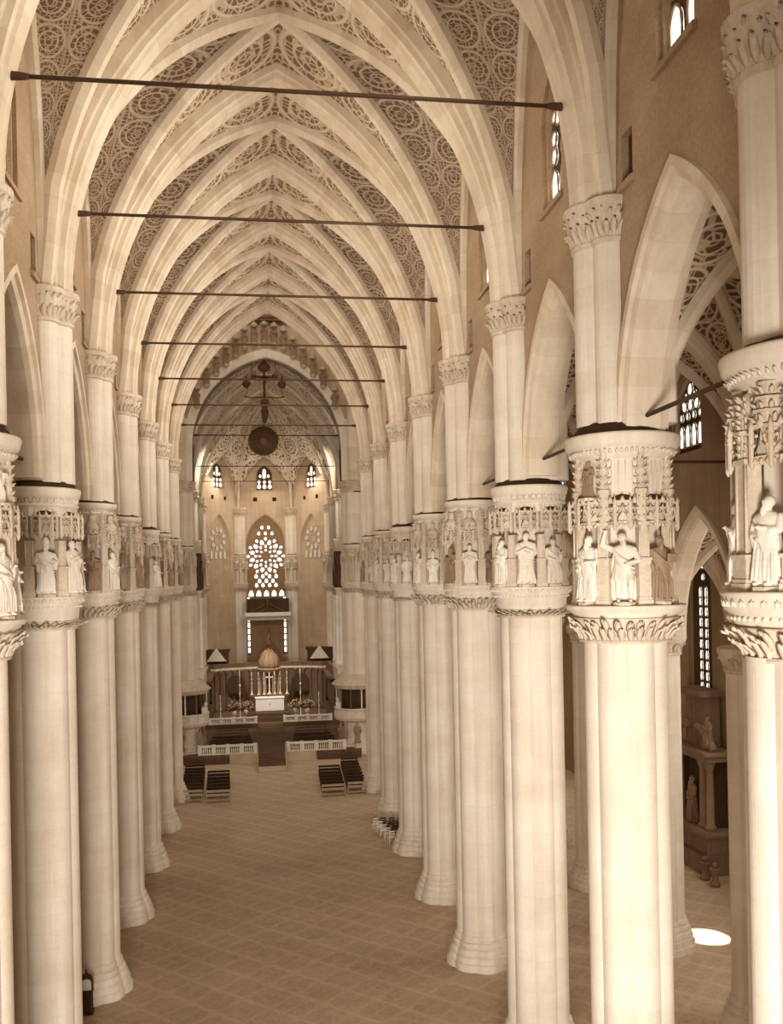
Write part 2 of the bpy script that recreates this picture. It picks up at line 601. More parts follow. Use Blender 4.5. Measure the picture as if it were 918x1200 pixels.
aisle_wall(1, range(2, 9), 'wall_aisle_right')
aisle_wall(-1, range(2, 9), 'wall_aisle_left')
for sg in (1, -1):
    for k in range(2, 9):
        yc = Yk(k + .5); mb = MB()
        mb.sweep([(sg * 19.65, yc + x, z) for x, z in parch(3.65, 6.2, 14, 16)], (1, 0, 0), [(l * .8, o) for l, o in ARCSEC], out=(sg * 19.65, yc, 15))
        trim(mb, M['rib'])
        if sg > 0:
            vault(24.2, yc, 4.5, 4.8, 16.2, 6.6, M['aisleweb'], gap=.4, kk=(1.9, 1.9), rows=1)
            diag_ribs(24.2, yc, 4.5, 4.8, 16.2, 6.6, .2, .3, gap=.4)
    if sg > 0:
        for k in range(2, 10): transverse(Yk(k), 4.1, 6.0, 16.2, 24.2, .55, 12)

OWIN = dict(hw=1.7, z0=7.8, zs=18.0, zt=21.0)
mb = MB()
for k in range(2, 9):
    yc = Yk(k + .5)
    wall_panel(mb, [(-4.8, 0), (4.8, 0), (4.8, 26), (-4.8, 26)], [window_outline(**OWIN)], lambda u, z, w: (28.8 + w, yc + u, z), 1.0)
mb.box(28.8, 29.8, Yk(9), 150, 0, 26)
struct(mb.build('wall_outer_right', M['brickwall']))
mb = MB(); mb.box(-29.8, -28.8, -12, 150, 0, 26)
struct(mb.build('wall_outer_left', M['brickwall']))
mb = MB(); mb.box(-28.8, -19.2, -12, Yk(9), 24, 24.3)
struct(mb.build('ceiling', M['wall']))


# ---- windows
def tear(cx, cz, r, ang, n=12, k=1.5):
    P = []
    for i in range(n):
        a = 2 * pi * i / n
        x, y = r * cos(a), r * sin(a)
        if cos(a) > .3: x = x * k * (.6 + .4 * cos(a)) / 1.0 if k != 1 else x
        P.append((cx + x * cos(ang) - y * sin(ang), cz + x * sin(ang) + y * cos(ang)))
    return P


def lancet(cx, z0, z1, hw):
    return [(cx - hw, z0), (cx + hw, z0)] + [(cx - x, z) for x, z in parch(hw, hw * 1.6, 4, z1 - hw * 1.6)]


win_no = [0]


def window(origin, U, NRM, hw, z0, zs, zt, panes, pane_mat, frame_mat, plate_mat=None, fw_=.22, depth=.3):
    """U: horizontal unit vector in the wall, NRM: towards the room. Origin's z is 0."""
    win_no[0] += 1
    O = Vector(origin); U = Vector(U); NRM = Vector(NRM)
    at = lambda u, z, d: O + U * u + Vector((0, 0, z)) + NRM * d
    root = bpy.data.objects.new('window_%d' % win_no[0], None); COL.objects.link(root); struct(root)
    ol = window_outline(hw, z0, zs, zt, 8)
    mb = MB(); wall_panel(mb, [(u * 1.02, z) for u, z in ol], [], lambda u, z, w: at(u, z, -w), .12)
    struct(mb.build('tracery_plate', plate_mat or M['darkglass'], root))
    mb = MB()
    for pl in panes:
        a = [mb.vert(at(u, z, .05)) for u, z in pl]; b = [mb.vert(at(u, z, -.02)) for u, z in pl]
        n = len(pl)
        mb.face(a); mb.face(list(reversed(b)))
        for j in range(n): mb.face((a[j], a[(j + 1) % n], b[(j + 1) % n], b[j]))
    struct(mb.build('pane', pane_mat, root))
    mb = MB()
    path = [at(u, z, .1) for u, z in ol]
    mb.sweep(path, NRM, [(-.25, 0), (.1, 0), (.1, -fw_ * .6), (-.05, -fw_), (-.25, -fw_)], out=at(0, (z0 + zt) / 2, .1))
    for pl in panes:        # stone bars round every light
        pts = [at(u, z, .06) for u, z in pl]
        mb.tube(pts + pts[:1], .05, 4)
    struct(mb.build('frame', frame_mat, root))
    return root


def nave_panes():
    P = []
    for s in (-.5, .5):
        P.append(lancet(s, 32.75, 33.9, .34))
        P.append(tear(s, 34.35, .27, pi / 2)); P.append(tear(s, 35.0, .25, -pi / 2))
    P += [tear(0, 35.6, .30, pi / 2), tear(-.42, 35.75, .2, pi), tear(.42, 35.75, .2, 0), tear(0, 36.35, .24, pi / 2)]
    return P


for k in (2, 3, 4, 5, 6, 7): window((9.45, Yk(k + .5), 0), (0, -1, 0), (-1, 0, 0), **{a: b for a, b in WIN.items()}, panes=nave_panes(), pane_mat=M['pane'], frame_mat=M['wall'])
for k in (3, 4, 5, 6): window((-9.45, Yk(k + .5), 0), (0, 1, 0), (1, 0, 0), **WIN, panes=nave_panes(), pane_mat=M['pane_dim'], frame_mat=M['wall'])


def aisle_panes():
    P = []
    for s in (-.95, -.32, .32, .95):
        P.append(lancet(s, 25.5, 26.6, .22)); P.append(tear(s, 26.95, .16, pi / 2))
    P += [tear(s, 27.45, .24, a) for s, a in ((-.6, 2.2), (.6, .9), (0, pi / 2))] + [tear(0, 28.2, .25, pi / 2), tear(-.4, 27.95, .14, 2), tear(.4, 27.95, .14, 1)]
    return P


for k in (3, 4, 5, 6): window((19.5, Yk(k + .5) + 1.1, 0), (0, -1, 0), (-1, 0, 0), **AWIN, panes=aisle_panes(), pane_mat=M['pane'], frame_mat=M['wall'])


def tall_panes():
    P = []
    for s in (-.3, .5):
        z = 8.2
        while z < 17.5:
            h = .62
            P.append([(s - .15, z), (s + .14, z), (s + .17, z + h * .5), (s + .12, z + h), (s - .12, z + h), (s - .17, z + h * .5)]); z += .74
        P.append(lancet(s, 17.6, 18.4, .17))
    P += [tear(.1, 19.0, .2, pi / 2), tear(.1, 19.9, .3, pi / 2)]
    return P


for k in (4, 5, 6, 7): window((29.1, Yk(k + .5), 0), (0, -1, 0), (-1, 0, 0), **OWIN, panes=tall_panes(), pane_mat=M['pane'], frame_mat=M['brickwall'])

# ================================================================== CROSSING, CHOIR, APSE
# wall above the east crossing arch, its arch and cornice
mb = MB()
ea = parch(8.1, 9.8, 16, 34.0)
outer = [(-9.4, 30.3), (-8.1, 30.3)] + ea + [(8.1, 30.3), (9.4, 30.3), (9.4, 54), (-9.4, 54)]
lant = [[(x - .22, 50.3), (x + .22, 50.3), (x + .22, 51.1), (x, 51.35), (x - .22, 51.1)] for x in [-1.5 + .6 * i for i in range(6)]]
wall_panel(mb, outer, lant, lambda u, z, w_: (u, Yk(11) - .9 + w_, z), 1.8)
struct(mb.build('wall_crossing', M['apse']))
mb = MB()
mb.sweep([(x, Yk(11) - .9, z) for x, z in [(-8.1, 30.3)] + ea + [(8.1, 30.3)]], (0, 1, 0), [(-.3, .95), (-.3, .1), (-.2, 0), (1.9, 0), (1.9, .95)], out=(0, Yk(11) - .9, 28))
trim(mb, M['marble'])
mb = MB()
for z0_, z1_, d in ((47.5, 47.8, .25), (47.8, 48.1, .6), (48.1, 48.4, .75)): mb.box(-4.3, 4.3, Yk(11) - .9 - d, Yk(11) - .9, z0_, z1_)
trim(mb, M['midwood'])
mb = MB(); mb.box(-3, 3, Yk(11) + 1.1, Yk(11) + 1.15, 50, 51.6)
win_no[0] += 1
struct(mb.build('window_%d' % win_no[0], M['pane']))
# side arches of the crossing
for sg in (1, -1):
    mb = MB()
    mb.sweep([(sg * 9.5, (Yk(9) + Yk(11)) / 2 + x, z) for x, z in parch(8.0, 13.4, 14, Z0)], (1, 0, 0), TRSEC, out=(sg * 9.5, Yk(10), 25))
    trim(mb, M['rib'])
    mb = MB()
    wall_panel(mb, [(-9.6, Z0)] + parch(8.6, 14, 12, Z0) + [(9.6, Z0), (9.6, 54), (-9.6, 54)], [], lambda u, z, w_: (sg * (9.1 + w_), (Yk(9) + Yk(11)) / 2 + u, z), 1.2)
    struct(mb.build('wall_transept_%s' % ('right' if sg > 0 else 'left'), M['apse']))
# pendentive vault of the crossing
mb = MB(); mb.box(-9.5, 9.5, Yk(9), Yk(11), 54, 54.4); struct(mb.build('ceiling', M['apse']))

# apse
AP = [(9.05, Yk(13)), (9.3, 134.0), (4.1, 141.0), (-4.1, 141.0), (-9.3, 134.0), (-9.05, Yk(13))]
BOSS = Vector((0, 128.5))
mb = MB()
rb = MB()
for i in range(len(AP)):
    A = Vector(AP[i]); B = Vector(AP[(i + 1) % len(AP)])
    rise_q = RISE if i == len(AP) - 1 else 7.6
    ns, nr = 16, 14
    ids = []
    for a in range(ns + 1):
        s = a / ns; e = A.lerp(B, s); row = []
        for c in range(nr + 1):
            q = c / nr; p = BOSS.lerp(e, q)
            h = max(prof(q), prof(abs(2 * s - 1) if q > 0 else 1, 1, rise_q / (RISE / 1.0) * 1.0) * 1.0 * (RISE if False else 1) if False else 0)
            # wall arch profile
            ha = rise_q * prof(abs(2 * s - 1), A_WEB, RISE) / RISE
            h = max(prof(q), ha)
            row.append((mb.vert((p.x, p.y, Z0 + h)), s, q))
        ids.append(row)
    for a in range(ns):
        for c in range(nr):
            f = [ids[a][c], ids[a + 1][c], ids[a + 1][c + 1], ids[a][c + 1]]
            mb.face([x[0] for x in f], [(x[2] * 5.0, x[1] * 2.0) for x in f], True)
    # ribs from each corner to the boss, and two intermediate ones
    for (e, wd, dp) in ((A, .22, .4), (A.lerp(B, .5), .12, .18)):
        half = e is not A
        pts = []
        for c in range(1, nr * 2 + 1):
            q = c / (nr * 2); p = BOSS.lerp(e, q)
            h = prof(q)
            if half: h = max(h, rise_q)
            pts.append((p.x, p.y, Z0 + h))
        if i == len(AP) - 1 and half: continue
        d = (e - BOSS).normalized()
        rb.sweep(pts, (-d.y, d.x, 0), [(-wd, .1), (-wd, -dp * .5), (-wd * .4, -dp), (wd * .4, -dp), (wd, -dp * .5), (wd, .1)], out=(BOSS.x, BOSS.y, Z0 - 6))
rb.lathe([(.05, Z0 + RISE - .8), (.9, Z0 + RISE - .7), (1.1, Z0 + RISE)], 16, (BOSS.x, BOSS.y))
struct(mb.build('ceiling', M['lace']))
trim(rb, M['rib'])

# apse walls, facet by facet
mb = MB()
ROSE_Z = 23.0
EAST = dict(hw=3.1, z0=8.0, zs=24.6, zt=29.4)
SIDE = dict(hw=2.5, z0=17.0, zs=24.6, zt=29.2)
UPW = dict(hw=1.35, z0=33.0, zs=35.2, zt=36.9)
facets = []
for i in range(1, 4):
    A = Vector(AP[i]); B = Vector(AP[i + 1]); L = (B - A).length; c = (A + B) / 2
    U = (B - A).normalized(); nr_ = Vector((-U.y, U.x))
    if nr_.dot(BOSS - c) < 0: nr_ = -nr_
    facets.append((c, U, nr_, L))
    spec = EAST if i == 2 else SIDE
    wall_panel(mb, [(-L / 2 - .3, 0), (L / 2 + .3, 0), (L / 2 + .3, 40), (-L / 2 - .3, 40)], [window_outline(**spec), window_outline(**UPW)] + [[(s * 1.45 - .3, 31.3), (s * 1.45 + .3, 31.3), (s * 1.45 + .3, 31.9), (s * 1.45 - .3, 31.9)] for s in (-1, 1)],
               lambda u, z, w_: (c.x + U.x * u - nr_.x * w_, c.y + U.y * u - nr_.y * w_, z), .9)
for sg in (1, -1):
    A = Vector((sg * 9.05, Yk(13))); B = Vector((sg * 9.3, 134.0)); U = (B - A).normalized(); L = (B - A).length; c = (A + B) / 2
    wall_panel(mb, [(-L / 2, 0), (L / 2, 0), (L / 2, 42), (-L / 2, 42)], [], lambda u, z, w_: (c.x + U.x * u + sg * w_, c.y + U.y * u, z), .9)
struct(mb.build('wall_apse', M['apse']))
mb = MB()   # near-black backs, painting the shade inside the small square openings
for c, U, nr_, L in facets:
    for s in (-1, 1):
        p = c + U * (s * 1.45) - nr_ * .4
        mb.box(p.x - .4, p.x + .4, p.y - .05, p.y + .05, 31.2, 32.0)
trim(mb, M['dust_shade'])


def east_panes():
    P = []
    for i in range(12):
        a = 2 * pi * i / 12 + pi / 12
        P.append(tear(2.05 * cos(a), ROSE_Z + 2.05 * sin(a), .34, a))
        a2 = a + pi / 12
        P.append(tear(2.68 * cos(a2), ROSE_Z + 2.68 * sin(a2), .25, a2 + pi))
        P.append(tear(1.48 * cos(a2), ROSE_Z + 1.48 * sin(a2), .22, a2))
    for i in range(8):
        a = 2 * pi * i / 8
        P.append(tear(.88 * cos(a), ROSE_Z + .88 * sin(a), .2, a))
    for z, xs in ((26.4, (-1.0, 0, 1.0)), (27.3, (-.5, .5))):
        P += [tear(x, z, .26, pi / 2) for x in xs]
    for z, xs in ((19.9, (-1.5, -.5, .5, 1.5)), (19.2, (-1, 0, 1)), (18.55, (-1.45, -.5, .5, 1.45))):
        P += [tear(x, z, .3, pi / 2) for x in xs]
    for x in (-2.3, -1.15, 0, 1.15, 2.3): P.append(lancet(x, 16.9, 17.9, .4))
    for x in (-2.72, 2.72): 
        P += [[(x - .2, z), (x + .2, z), (x + .2, z + .8), (x - .2, z + .8)] for z in [8.4 + .95 * i for i in range(9)]]
    return P


def side_panes():
    P = []
    for i in range(9):
        a = 2 * pi * i / 9
        P.append(tear(1.35 * cos(a), 25.6 + 1.35 * sin(a), .36, a))
        P.append(tear(.65 * cos(a + .35), 25.6 + .65 * sin(a + .35), .15, a))
    for x in (-1.5, -.5, .5, 1.5): P.append(lancet(x, 22.6, 23.9, .3))
    return P


def up_panes():
    P = []
    for x in (-.8, 0, .8): P.append(tear(x, 33.5, .32, pi / 2)); P.append(tear(x, 34.3, .26, -pi / 2))
    return P + [lancet(0, 34.8, 36.3, .28), tear(-.62, 35.1, .22, pi / 2), tear(.62, 35.1, .22, pi / 2)]


for i, (c, U, nr_, L) in enumerate(facets):
    o = (c.x - nr_.x * .35, c.y - nr_.y * .35, 0)
    if i == 1: window(o, (U.x, U.y, 0), (nr_.x, nr_.y, 0), **EAST, panes=east_panes(), pane_mat=M['pane'], frame_mat=M['apse'], plate_mat=M['canvas'])
    else: window(o, (U.x, U.y, 0), (nr_.x, nr_.y, 0), **SIDE, panes=side_panes(), pane_mat=M['pane_dim'], frame_mat=M['apse'], plate_mat=M['apse'])  # side facets are blind tracery; the faint glow of their panes is added
    window(o, (U.x, U.y, 0), (nr_.x, nr_.y, 0), **UPW, panes=up_panes(), pane_mat=M['pane'], frame_mat=M['apse'])
#--PIERS--
# ================================================================== PIERS
def lobed(R, n=64, D=.52, big=1.0, rot=0.0, flat=.0):
    """outline of a clustered shaft: eight half columns"""
    out = []
    for j in range(n):
        a = 2 * pi * j / n
        best = 0
        for i in range(8):
            b = pi / 4 * i
            d = D * R; rho = R - d
            if i % 2: d *= .985
            c = cos(a - b)
            if c <= 0: continue
            q = rho * rho - (d * sin(a - b)) ** 2
            if q > 0: best = max(best, d * c + sqrt(q))
        out.append((best * cos(a + rot), best * sin(a + rot)))
    return out


def cluster(grow=0.0):
    """outline of the upper shaft, nave side towards -x"""
    circ = [(-.80, 0, .57), (-.50, -.64, .50), (-.50, .64, .50)]
    n = 56; P = []
    for j in range(n):
        a = 2 * pi * (j + .5) / n; dx, dy = cos(a), sin(a); best = 0
        hx, hy0 = (1.35, 1.1)
        for lim, dd in ((hx if dx > 0 else .45, dx), (hy0, dy)):
            pass
        tx = (1.35 if dx > 0 else .45) / max(abs(dx), 1e-6); ty = 1.1 / max(abs(dy), 1e-6)
        best = min(tx, ty)
        for x, y, r in circ:
            r += grow
            b = x * dx + y * dy; q = b * b - (x * x + y * y - r * r)
            if q > 0: best = max(best, b + sqrt(q))
        P.append((best * dx, best * dy))
    return P


def octo(r, rot=pi / 8): return [(r * cos(rot + i * pi / 4), r * sin(rot + i * pi / 4)) for i in range(8)]


def lumps(mb, R, n, z, sx, sz, out=.10, jit=.3, rnd=None):
    """a ring of small carved leaves curling outwards"""
    rnd = rnd or random
    for i in range(n):
        a = 2 * pi * (i + rnd.uniform(-jit, jit) * .5) / n
        h = sz * rnd.uniform(.8, 1.2); o = out * rnd.uniform(.7, 1.3)
        q = MB()
        prof_ = [(.0, 0, .35), (.25 * o, .35 * h, 1.0), (.9 * o, .75 * h, .9), (1.3 * o, .95 * h, .5), (1.25 * o, .75 * h, .15)]
        rings = []
        for d, zz, wd in prof_:
            ww = sx * wd / 2
            rings.append([(d + .0, -ww, zz), (d + .05, 0, zz + .02), (d, ww, zz), (d - .10, 0, zz - .03)])
        q.loft(rings, smooth=True)
        mb.add(q, Matrix.Rotation(a, 4, 'Z') @ Matrix.Translation((R, 0, z)))


CACHE = {}


def cached(key, fn, mat):
    if key not in CACHE: CACHE[key] = fn().mesh(key.split('|')[0], mat)
    return CACHE[key]


def base_mb(R):
    mb = MB()
    prof_ = [(0, 1.44), (.34, 1.44), (.40, 1.37), (.66, 1.35), (.72, 1.27), (.80, 1.29), (.98, 1.25), (1.04, 1.16), (1.14, 1.19), (1.26, 1.16), (1.32, 1.07), (1.44, 1.10), (1.56, 1.07), (1.62, 1.01), (1.70, 1.0)]
    ol = lobed(R, 64)
    return mb.loft([[(x * s_, y * s_, z) for x, y in ol] for z, s_ in prof_], smooth=False)


def shaft_mb(R, z1):
    return MB().prism(lobed(R, 96), 1.7, z1)


def canopy_poly(w_, dep):
    a = w_ / 2
    return [(-a, 0), (-a, -dep * .45), (-a * .5, -dep), (a * .5, -dep), (a, -dep * .45), (a, 0)]


def canopy_mb(w_=.92, dep=.62, h=.78, spike=False):
    """little gabled stone canopy hung over a niche; faces -y, back at y = 0, hanging z from 0 to h"""
    mb = MB(); poly = canopy_poly(w_, dep)
    mb.prism([(x * .80, y * .80) for x, y in poly], .16, h)
    mb.prism([(x * 1.04, y * 1.04) for x, y in poly], h * .95, h * 1.06)
    mb.prism([(x * .96, y * .96) for x, y in poly], .10, .17)
    for i in range(1, 4):       # gables, fringe and corner pinnacles on three faces
        p, q = Vector(poly[i]), Vector(poly[i + 1]); c = (p + q) / 2; d = (q - p); n = Vector((d.y, -d.x)).normalized()
        if n.dot(c) < 0: n = -n
        P = lambda t, z, o=0.0: (*(p.lerp(q, t) + n * o), z)
        mb.tube([P(0, .16), P(.5, h * .98), P(1, .16)], .038, 5)
        mb.tube([P(.14, .16), P(.2, h * .42), P(.5, h * .62), P(.8, h * .42), P(.86, .16)], .024, 4)
        mb.tube([P(.5, h * .62), P(.5, h * .95)], .022, 4)
        for k in (-1, 1):
            for t in (.15, .3): mb.ball(P(.5 + k * (.5 - t), .16 + (h * .82) * t * 2 + .03, .02), .042, n=5, m=4)
        mb.lathe([(.02, h * .95), (.07, h * 1.08), (.06, h * 1.12), (.02, h * 1.24)], 6, (c.x + n.x * .02, c.y + n.y * .02))
        for t in (.17, .5, .83):
            mb.ball(P(t, .06, .0), .05, .05, .07, n=5, m=4)
    for x, y in poly[1:5]:
        mb.prism([(x + u, y + v) for u, v in octo(.055)], -.02, h * .8)
        mb.lathe([(.075, h * .8), (.05, h * .9), (.06, h * .95), (.01, h * 1.25)], 6, (x, y))
        mb.lathe([(.015, -.09), (.05, -.03), (.055, .0)], 6, (x, y))
    if spike:
        for i, (r, z) in enumerate(((.30, h * 1.1), (.26, h * 1.45), (.2, h * 1.85))):
            mb.prism([(x, y - dep * .45) for x, y in octo(r)], z, z + h * .28)
            mb.prism([(x * 1.2, y * 1.2 - dep * .45) for x, y in octo(r)], z + h * .26, z + h * .34)
            lumps_at(mb, (0, -dep * .45, z), r, 8, h * .2)
        mb.lathe([(.2, h * 2.1), (.14, h * 2.35), (.03, h * 2.8)], 8, (0, -dep * .45))
    return mb


def lumps_at(mb, c, R, n, sz):
    q = MB(); lumps(q, R, n, 0, sz * .8, sz, sz * .4)
    mb.add(q, Matrix.Translation(c))


def post_mb(w_, z0, zmid, z1, pinn=None):
    """square niche post on a moulded pedestal, with an optional crocketed pinnacle up to pinn"""
    mb = MB(); a = w_ / 2
    for k, za, zb in ((1.22, z0, z0 + .16), (1.12, z0 + .16, z0 + .24), (1.0, z0 + .24, zmid - .08), (1.16, zmid - .08, zmid)):
        mb.box(-a * k, a * k, -a * k, a * k, za, zb)
    b = a * .72
    mb.box(-b, b, -b, b, zmid, z1)
    mb.tube([(-b, -b, zmid), (-b, -b, z1)], .04, 5); mb.tube([(b, -b, zmid), (b, -b, z1)], .04, 5)
    if pinn:
        mb.box(-b * 1.35, b * 1.35, -b * 1.35, b * 1.35, z1, z1 + .1)
        z = z1 + .1; h = pinn - z
        mb.prism(octo(b * 1.25), z, z + h * .38)
        mb.prism(octo(b * 1.6), z + h * .36, z + h * .42)
        mb.prism(octo(b * 1.0), z + h * .42, z + h * .62)
        mb.lathe([(b * 1.35, z + h * .62), (b * .95, z + h * .7), (b * .8, z + h * .85), (b * .9, z + h * .88), (.05, pinn)], 8)
        for q in (.03, .14, .27, .44, .54, .66, .76, .86):
            lumps_at(mb, (0, 0, z + h * q), b * 1.05, 8, .10)
    else:
        mb.box(-b * 1.2, b * 1.2, -b * 1.2, b * 1.2, z1 - .06, z1)
    return mb


#           leaf band z, ledge z, statue floor, post mid, post top, canopy z, drum r, cornice z0, z1, cornice r, style
SPEC = {
    'A': dict(leaf=(-1.95, -1.38), groove=-1.25, ledge=(-1.22, -.95), mid=.42, top=1.35, can=1.30, drum=(1.34, 2.08), cor=(3.30, 4.02), cr=1.72, pinn=3.7, tipz=4.45, R=1.62),
    'B': dict(leaf=(-1.60, -1.45), groove=-1.35, ledge=(-.95, -.48), mid=.62, top=1.55, can=1.72, drum=(1.42, 2.45), cor=(2.80, 3.50), cr=1.56, pinn=None, tipz=3.80, R=1.50),
    'C': dict(leaf=(-1.62, -1.18), groove=-1.15, ledge=(-1.10, -.48), mid=.80, top=1.75, can=1.62, drum=(1.30, 2.30), cor=(3.20, 3.72), cr=1.50, pinn=3.3, tipz=3.92, R=1.46),
    'E': dict(leaf=(-1.70, -1.18), groove=-1.12, ledge=(-1.08, -.42), mid=.30, top=2.05, can=2.0, drum=(1.34, 2.75), cor=(3.55, 4.25), cr=1.74, pinn=3.45, tipz=4.5, R=1.62),
}
EZ = 19.46


def tabernacle(style, parent, n_can=8, spike=False):
    p = SPEC[style]; Rn = p['R']
    Zp = lambda z: z + EZ
    pier_root = parent
    def core():
        mb = MB()
        mb.prism(octo(1.04, 0), Zp(p['ledge'][1]) - .02, Zp(p['drum'][1]))
        r, zz = p['drum']
        mb.prism(octo(r, 0) , Zp(zz), Zp(p['cor'][0]))
        # fine flutes on the drum
        for i in range(40):
            t = 2 * pi * i / 40
            c8 = cos(((t + pi / 8) % (pi / 4)) - pi / 8)
            rr = r * cos(pi / 8) / cos(((t) % (pi / 4)) - pi / 8)
            mb.tube([(rr * cos(t), rr * sin(t), Zp(zz) + .05), (rr * cos(t), rr * sin(t), Zp(p['cor'][0]) - .05)], .018, 4)
        return mb
    parent = put('niche_capital', cached('niche_capital|' + style, core, M['marble']), pier_root)
    # carved leaf band below the ledge
    def leaf():
        rnd = random.Random(style)
        mb = MB(); z0, z1 = Zp(p['leaf'][0]), Zp(p['leaf'][1])
        mb.lathe([(1.2, z0 - .12), (1.36, z0 - .1), (1.36, z0 - .02), (1.28, z0), (1.34, z0 + .1), (Rn * .97, z1), (Rn, z1 + .06), (1.3, z1 + .08)], 48)
        h = z1 - z0
        lumps(mb, 1.34, 34, z0 - .02, .24, h * .75, .20, rnd=rnd)
        lumps(mb, 1.42, 30, z0 + h * .35, .26, h * .75, .22, rnd=rnd)
        return mb
    put('leaf_band', cached('leaf_band|' + style, leaf, M['carved']), parent)
    def ledge():
        mb = MB(); a, b = Zp(p['ledge'][0]), Zp(p['ledge'][1]); g = Zp(p['leaf'][1]) + .07
        h = b - a
        pr = [(1.25, g - .05), (Rn * .93, g), (Rn * .95, a), (Rn * 1.0, a + .04), (Rn * 1.0, a + h * .35), (Rn * 1.06, a + h * .45), (Rn * 1.07, b - .1), (Rn * 1.10, b - .06), (Rn * 1.10, b), (.4, b)]
        mb.lathe(pr, 56)
        if h > .3:
            for i in range(40):
                t = 2 * pi * i / 40
                q = MB(); q.tube([(0, -.055, 0), (.02, -.05, .09), (.03, 0, .13), (.02, .05, .09), (0, .055, 0)], .022, 4)
                mb.add(q, Matrix.Rotation(t, 4, 'Z') @ Matrix.Translation((Rn * 1.065, 0, a + h * .55)))
            for i in range(60):
                t = 2 * pi * i / 60; mb.ball(((Rn + .01) * cos(t), (Rn + .01) * sin(t), a + h * .2), .045, n=5, m=4)
        return mb
    put('ledge', cached('ledge|' + style, ledge, M['marble']), parent)
    def cor():
        mb = MB(); a, b = Zp(p['cor'][0]), Zp(p['cor'][1]); h = b - a; c = p['cr']
        mb.lathe([(1.1, a - .02), (p['drum'][0] + .02, a), (p['drum'][0] + .05, a + h * .12), (c * .88, a + h * .2), (c * .88, a + h * .42), (c * .93, a + h * .47), (c * .97, a + h * .6), (c, a + h * .9), (c * .99, b), (.9, b)], 56)
        rnd = random.Random(3)
        if style == 'B':
            for i in range(36):
                t = 2 * pi * i / 36
                q = MB(); q.tube([(0, -.09, -.12), (.03, -.08, .06), (.04, 0, .12), (.03, .08, .06), (0, .09, -.12)], .03, 4)
                mb.add(q, Matrix.Rotation(t, 4, 'Z') @ Matrix.Translation((c * .90, 0, a + h * .32)))
        else:
            lumps(mb, c * .87, 64, a + h * .18, .10, h * .17, .05, rnd=rnd)
        return mb
    put('cornice', cached('cornice|' + style, cor, M['marble']), parent)
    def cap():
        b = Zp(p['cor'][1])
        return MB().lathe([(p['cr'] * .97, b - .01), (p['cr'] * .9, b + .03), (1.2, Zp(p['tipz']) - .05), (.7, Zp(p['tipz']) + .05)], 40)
    o = put('dust_shade_top', cached('dust_shade_top|' + style, cap, M['dust_shade']), parent); o['label'] = 'sloping top coloured dark for dust and shade'  # dark colour covers dust and the unlit shade of the top
    for i in range(8):
        a = i * pi / 4
        m_ = cached('niche_post|' + style, lambda: post_mb(.36 if style != 'E' else .46, Zp(p['ledge'][1]), Zp(p['mid']), Zp(p['top']), Zp(p['pinn']) if p['pinn'] else None), M['carved'])
        put('niche_post', m_, parent, (1.36 * cos(a), 1.36 * sin(a), 0), a + pi / 2)
        b = a + pi / 8
        cm = cached('canopy|' + style, lambda: canopy_mb(.86, .52, .72 if style != 'C' else .55, style == 'E'), M['carved'])
        put('canopy', cm, parent, (1.04 * cos(b), 1.04 * sin(b), Zp(p['can'])), b + pi / 2)
        if style in 'AB':
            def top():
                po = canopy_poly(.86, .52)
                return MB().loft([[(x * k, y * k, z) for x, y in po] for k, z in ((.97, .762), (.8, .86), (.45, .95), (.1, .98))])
            put('canopy_top', cached('canopy_top|AB', top, M['dust_shade']), parent, (1.04 * cos(b), 1.04 * sin(b), Zp(p['can'])), b + pi / 2)  # shade above the canopies painted in, together with dust
        if style == 'C':
            def dome():
                mb = MB(); mb.lathe([(.3, 0), (.33, .05), (.33, .3), (.36, .33), (.3, .42), (.2, .56), (.05, .62)], 10, (0, -.2))
                mb.loft([[(x * .5, y * .42 - .22, z) for x, y in octo(.3)] for z in (.55, .9)])
                mb.ball((0, -.22, 1.02), .1, n=8, m=5)
                lumps_at(mb, (0, -.2, .0), .28, 9, .2)
                return mb
            put('upper_canopy', cached('upper_canopy|C', dome, M['carved']), parent, (1.14 * cos(b), 1.14 * sin(b), Zp(2.25)), b + pi / 2)


def upper_shaft(parent, z0, zc=29.05, z1=30.28):
    put('upper_shaft', cached('upper_shaft|%.2f' % z0, lambda: MB().prism(cluster(), z0, zc + .1), M['marble']), parent)
    def cap():
        mb = MB()
        half = lambda g: [(x, y) for x, y in cluster(g)]
        def ring(g, z): return [(x, y, z) for x, y in half(g)]
        mb.loft([ring(.0, zc - .05), ring(.07, zc), ring(.07, zc + .1), ring(.03, zc + .14), ring(.06, zc + .3), ring(.22, z1 - .26), ring(.27, z1 - .2), ring(.29, z1 - .04), ring(.26, z1)], smooth=False)
        rnd = random.Random(11)
        for x, y, r in ((-.80, 0, .60), (-.50, -.64, .53), (-.50, .64, .53)):
            for row in (0, 1):
                n = 18
                for i in range(n):
                    a = 2 * pi * (i + .5 * row) / n
                    px, py = x + r * cos(a), y + r * sin(a)
                    if px > -.3 or min(((px - a_) ** 2 + (py - b_) ** 2) ** .5 - c_ for a_, b_, c_ in ((-.80, 0, .57), (-.50, -.64, .50), (-.50, .64, .50))) < -.02: continue
                    q = MB(); lumps(q, 0, 1, 0, .21, .44, .15, 0, rnd)
                    mb.add(q, Matrix.Translation((px, py, zc + .14 + row * .36)) @ Matrix.Rotation(a, 4, 'Z'))
        return mb
    put('upper_capital', cached('upper_capital|', cap, M['carved']), parent)


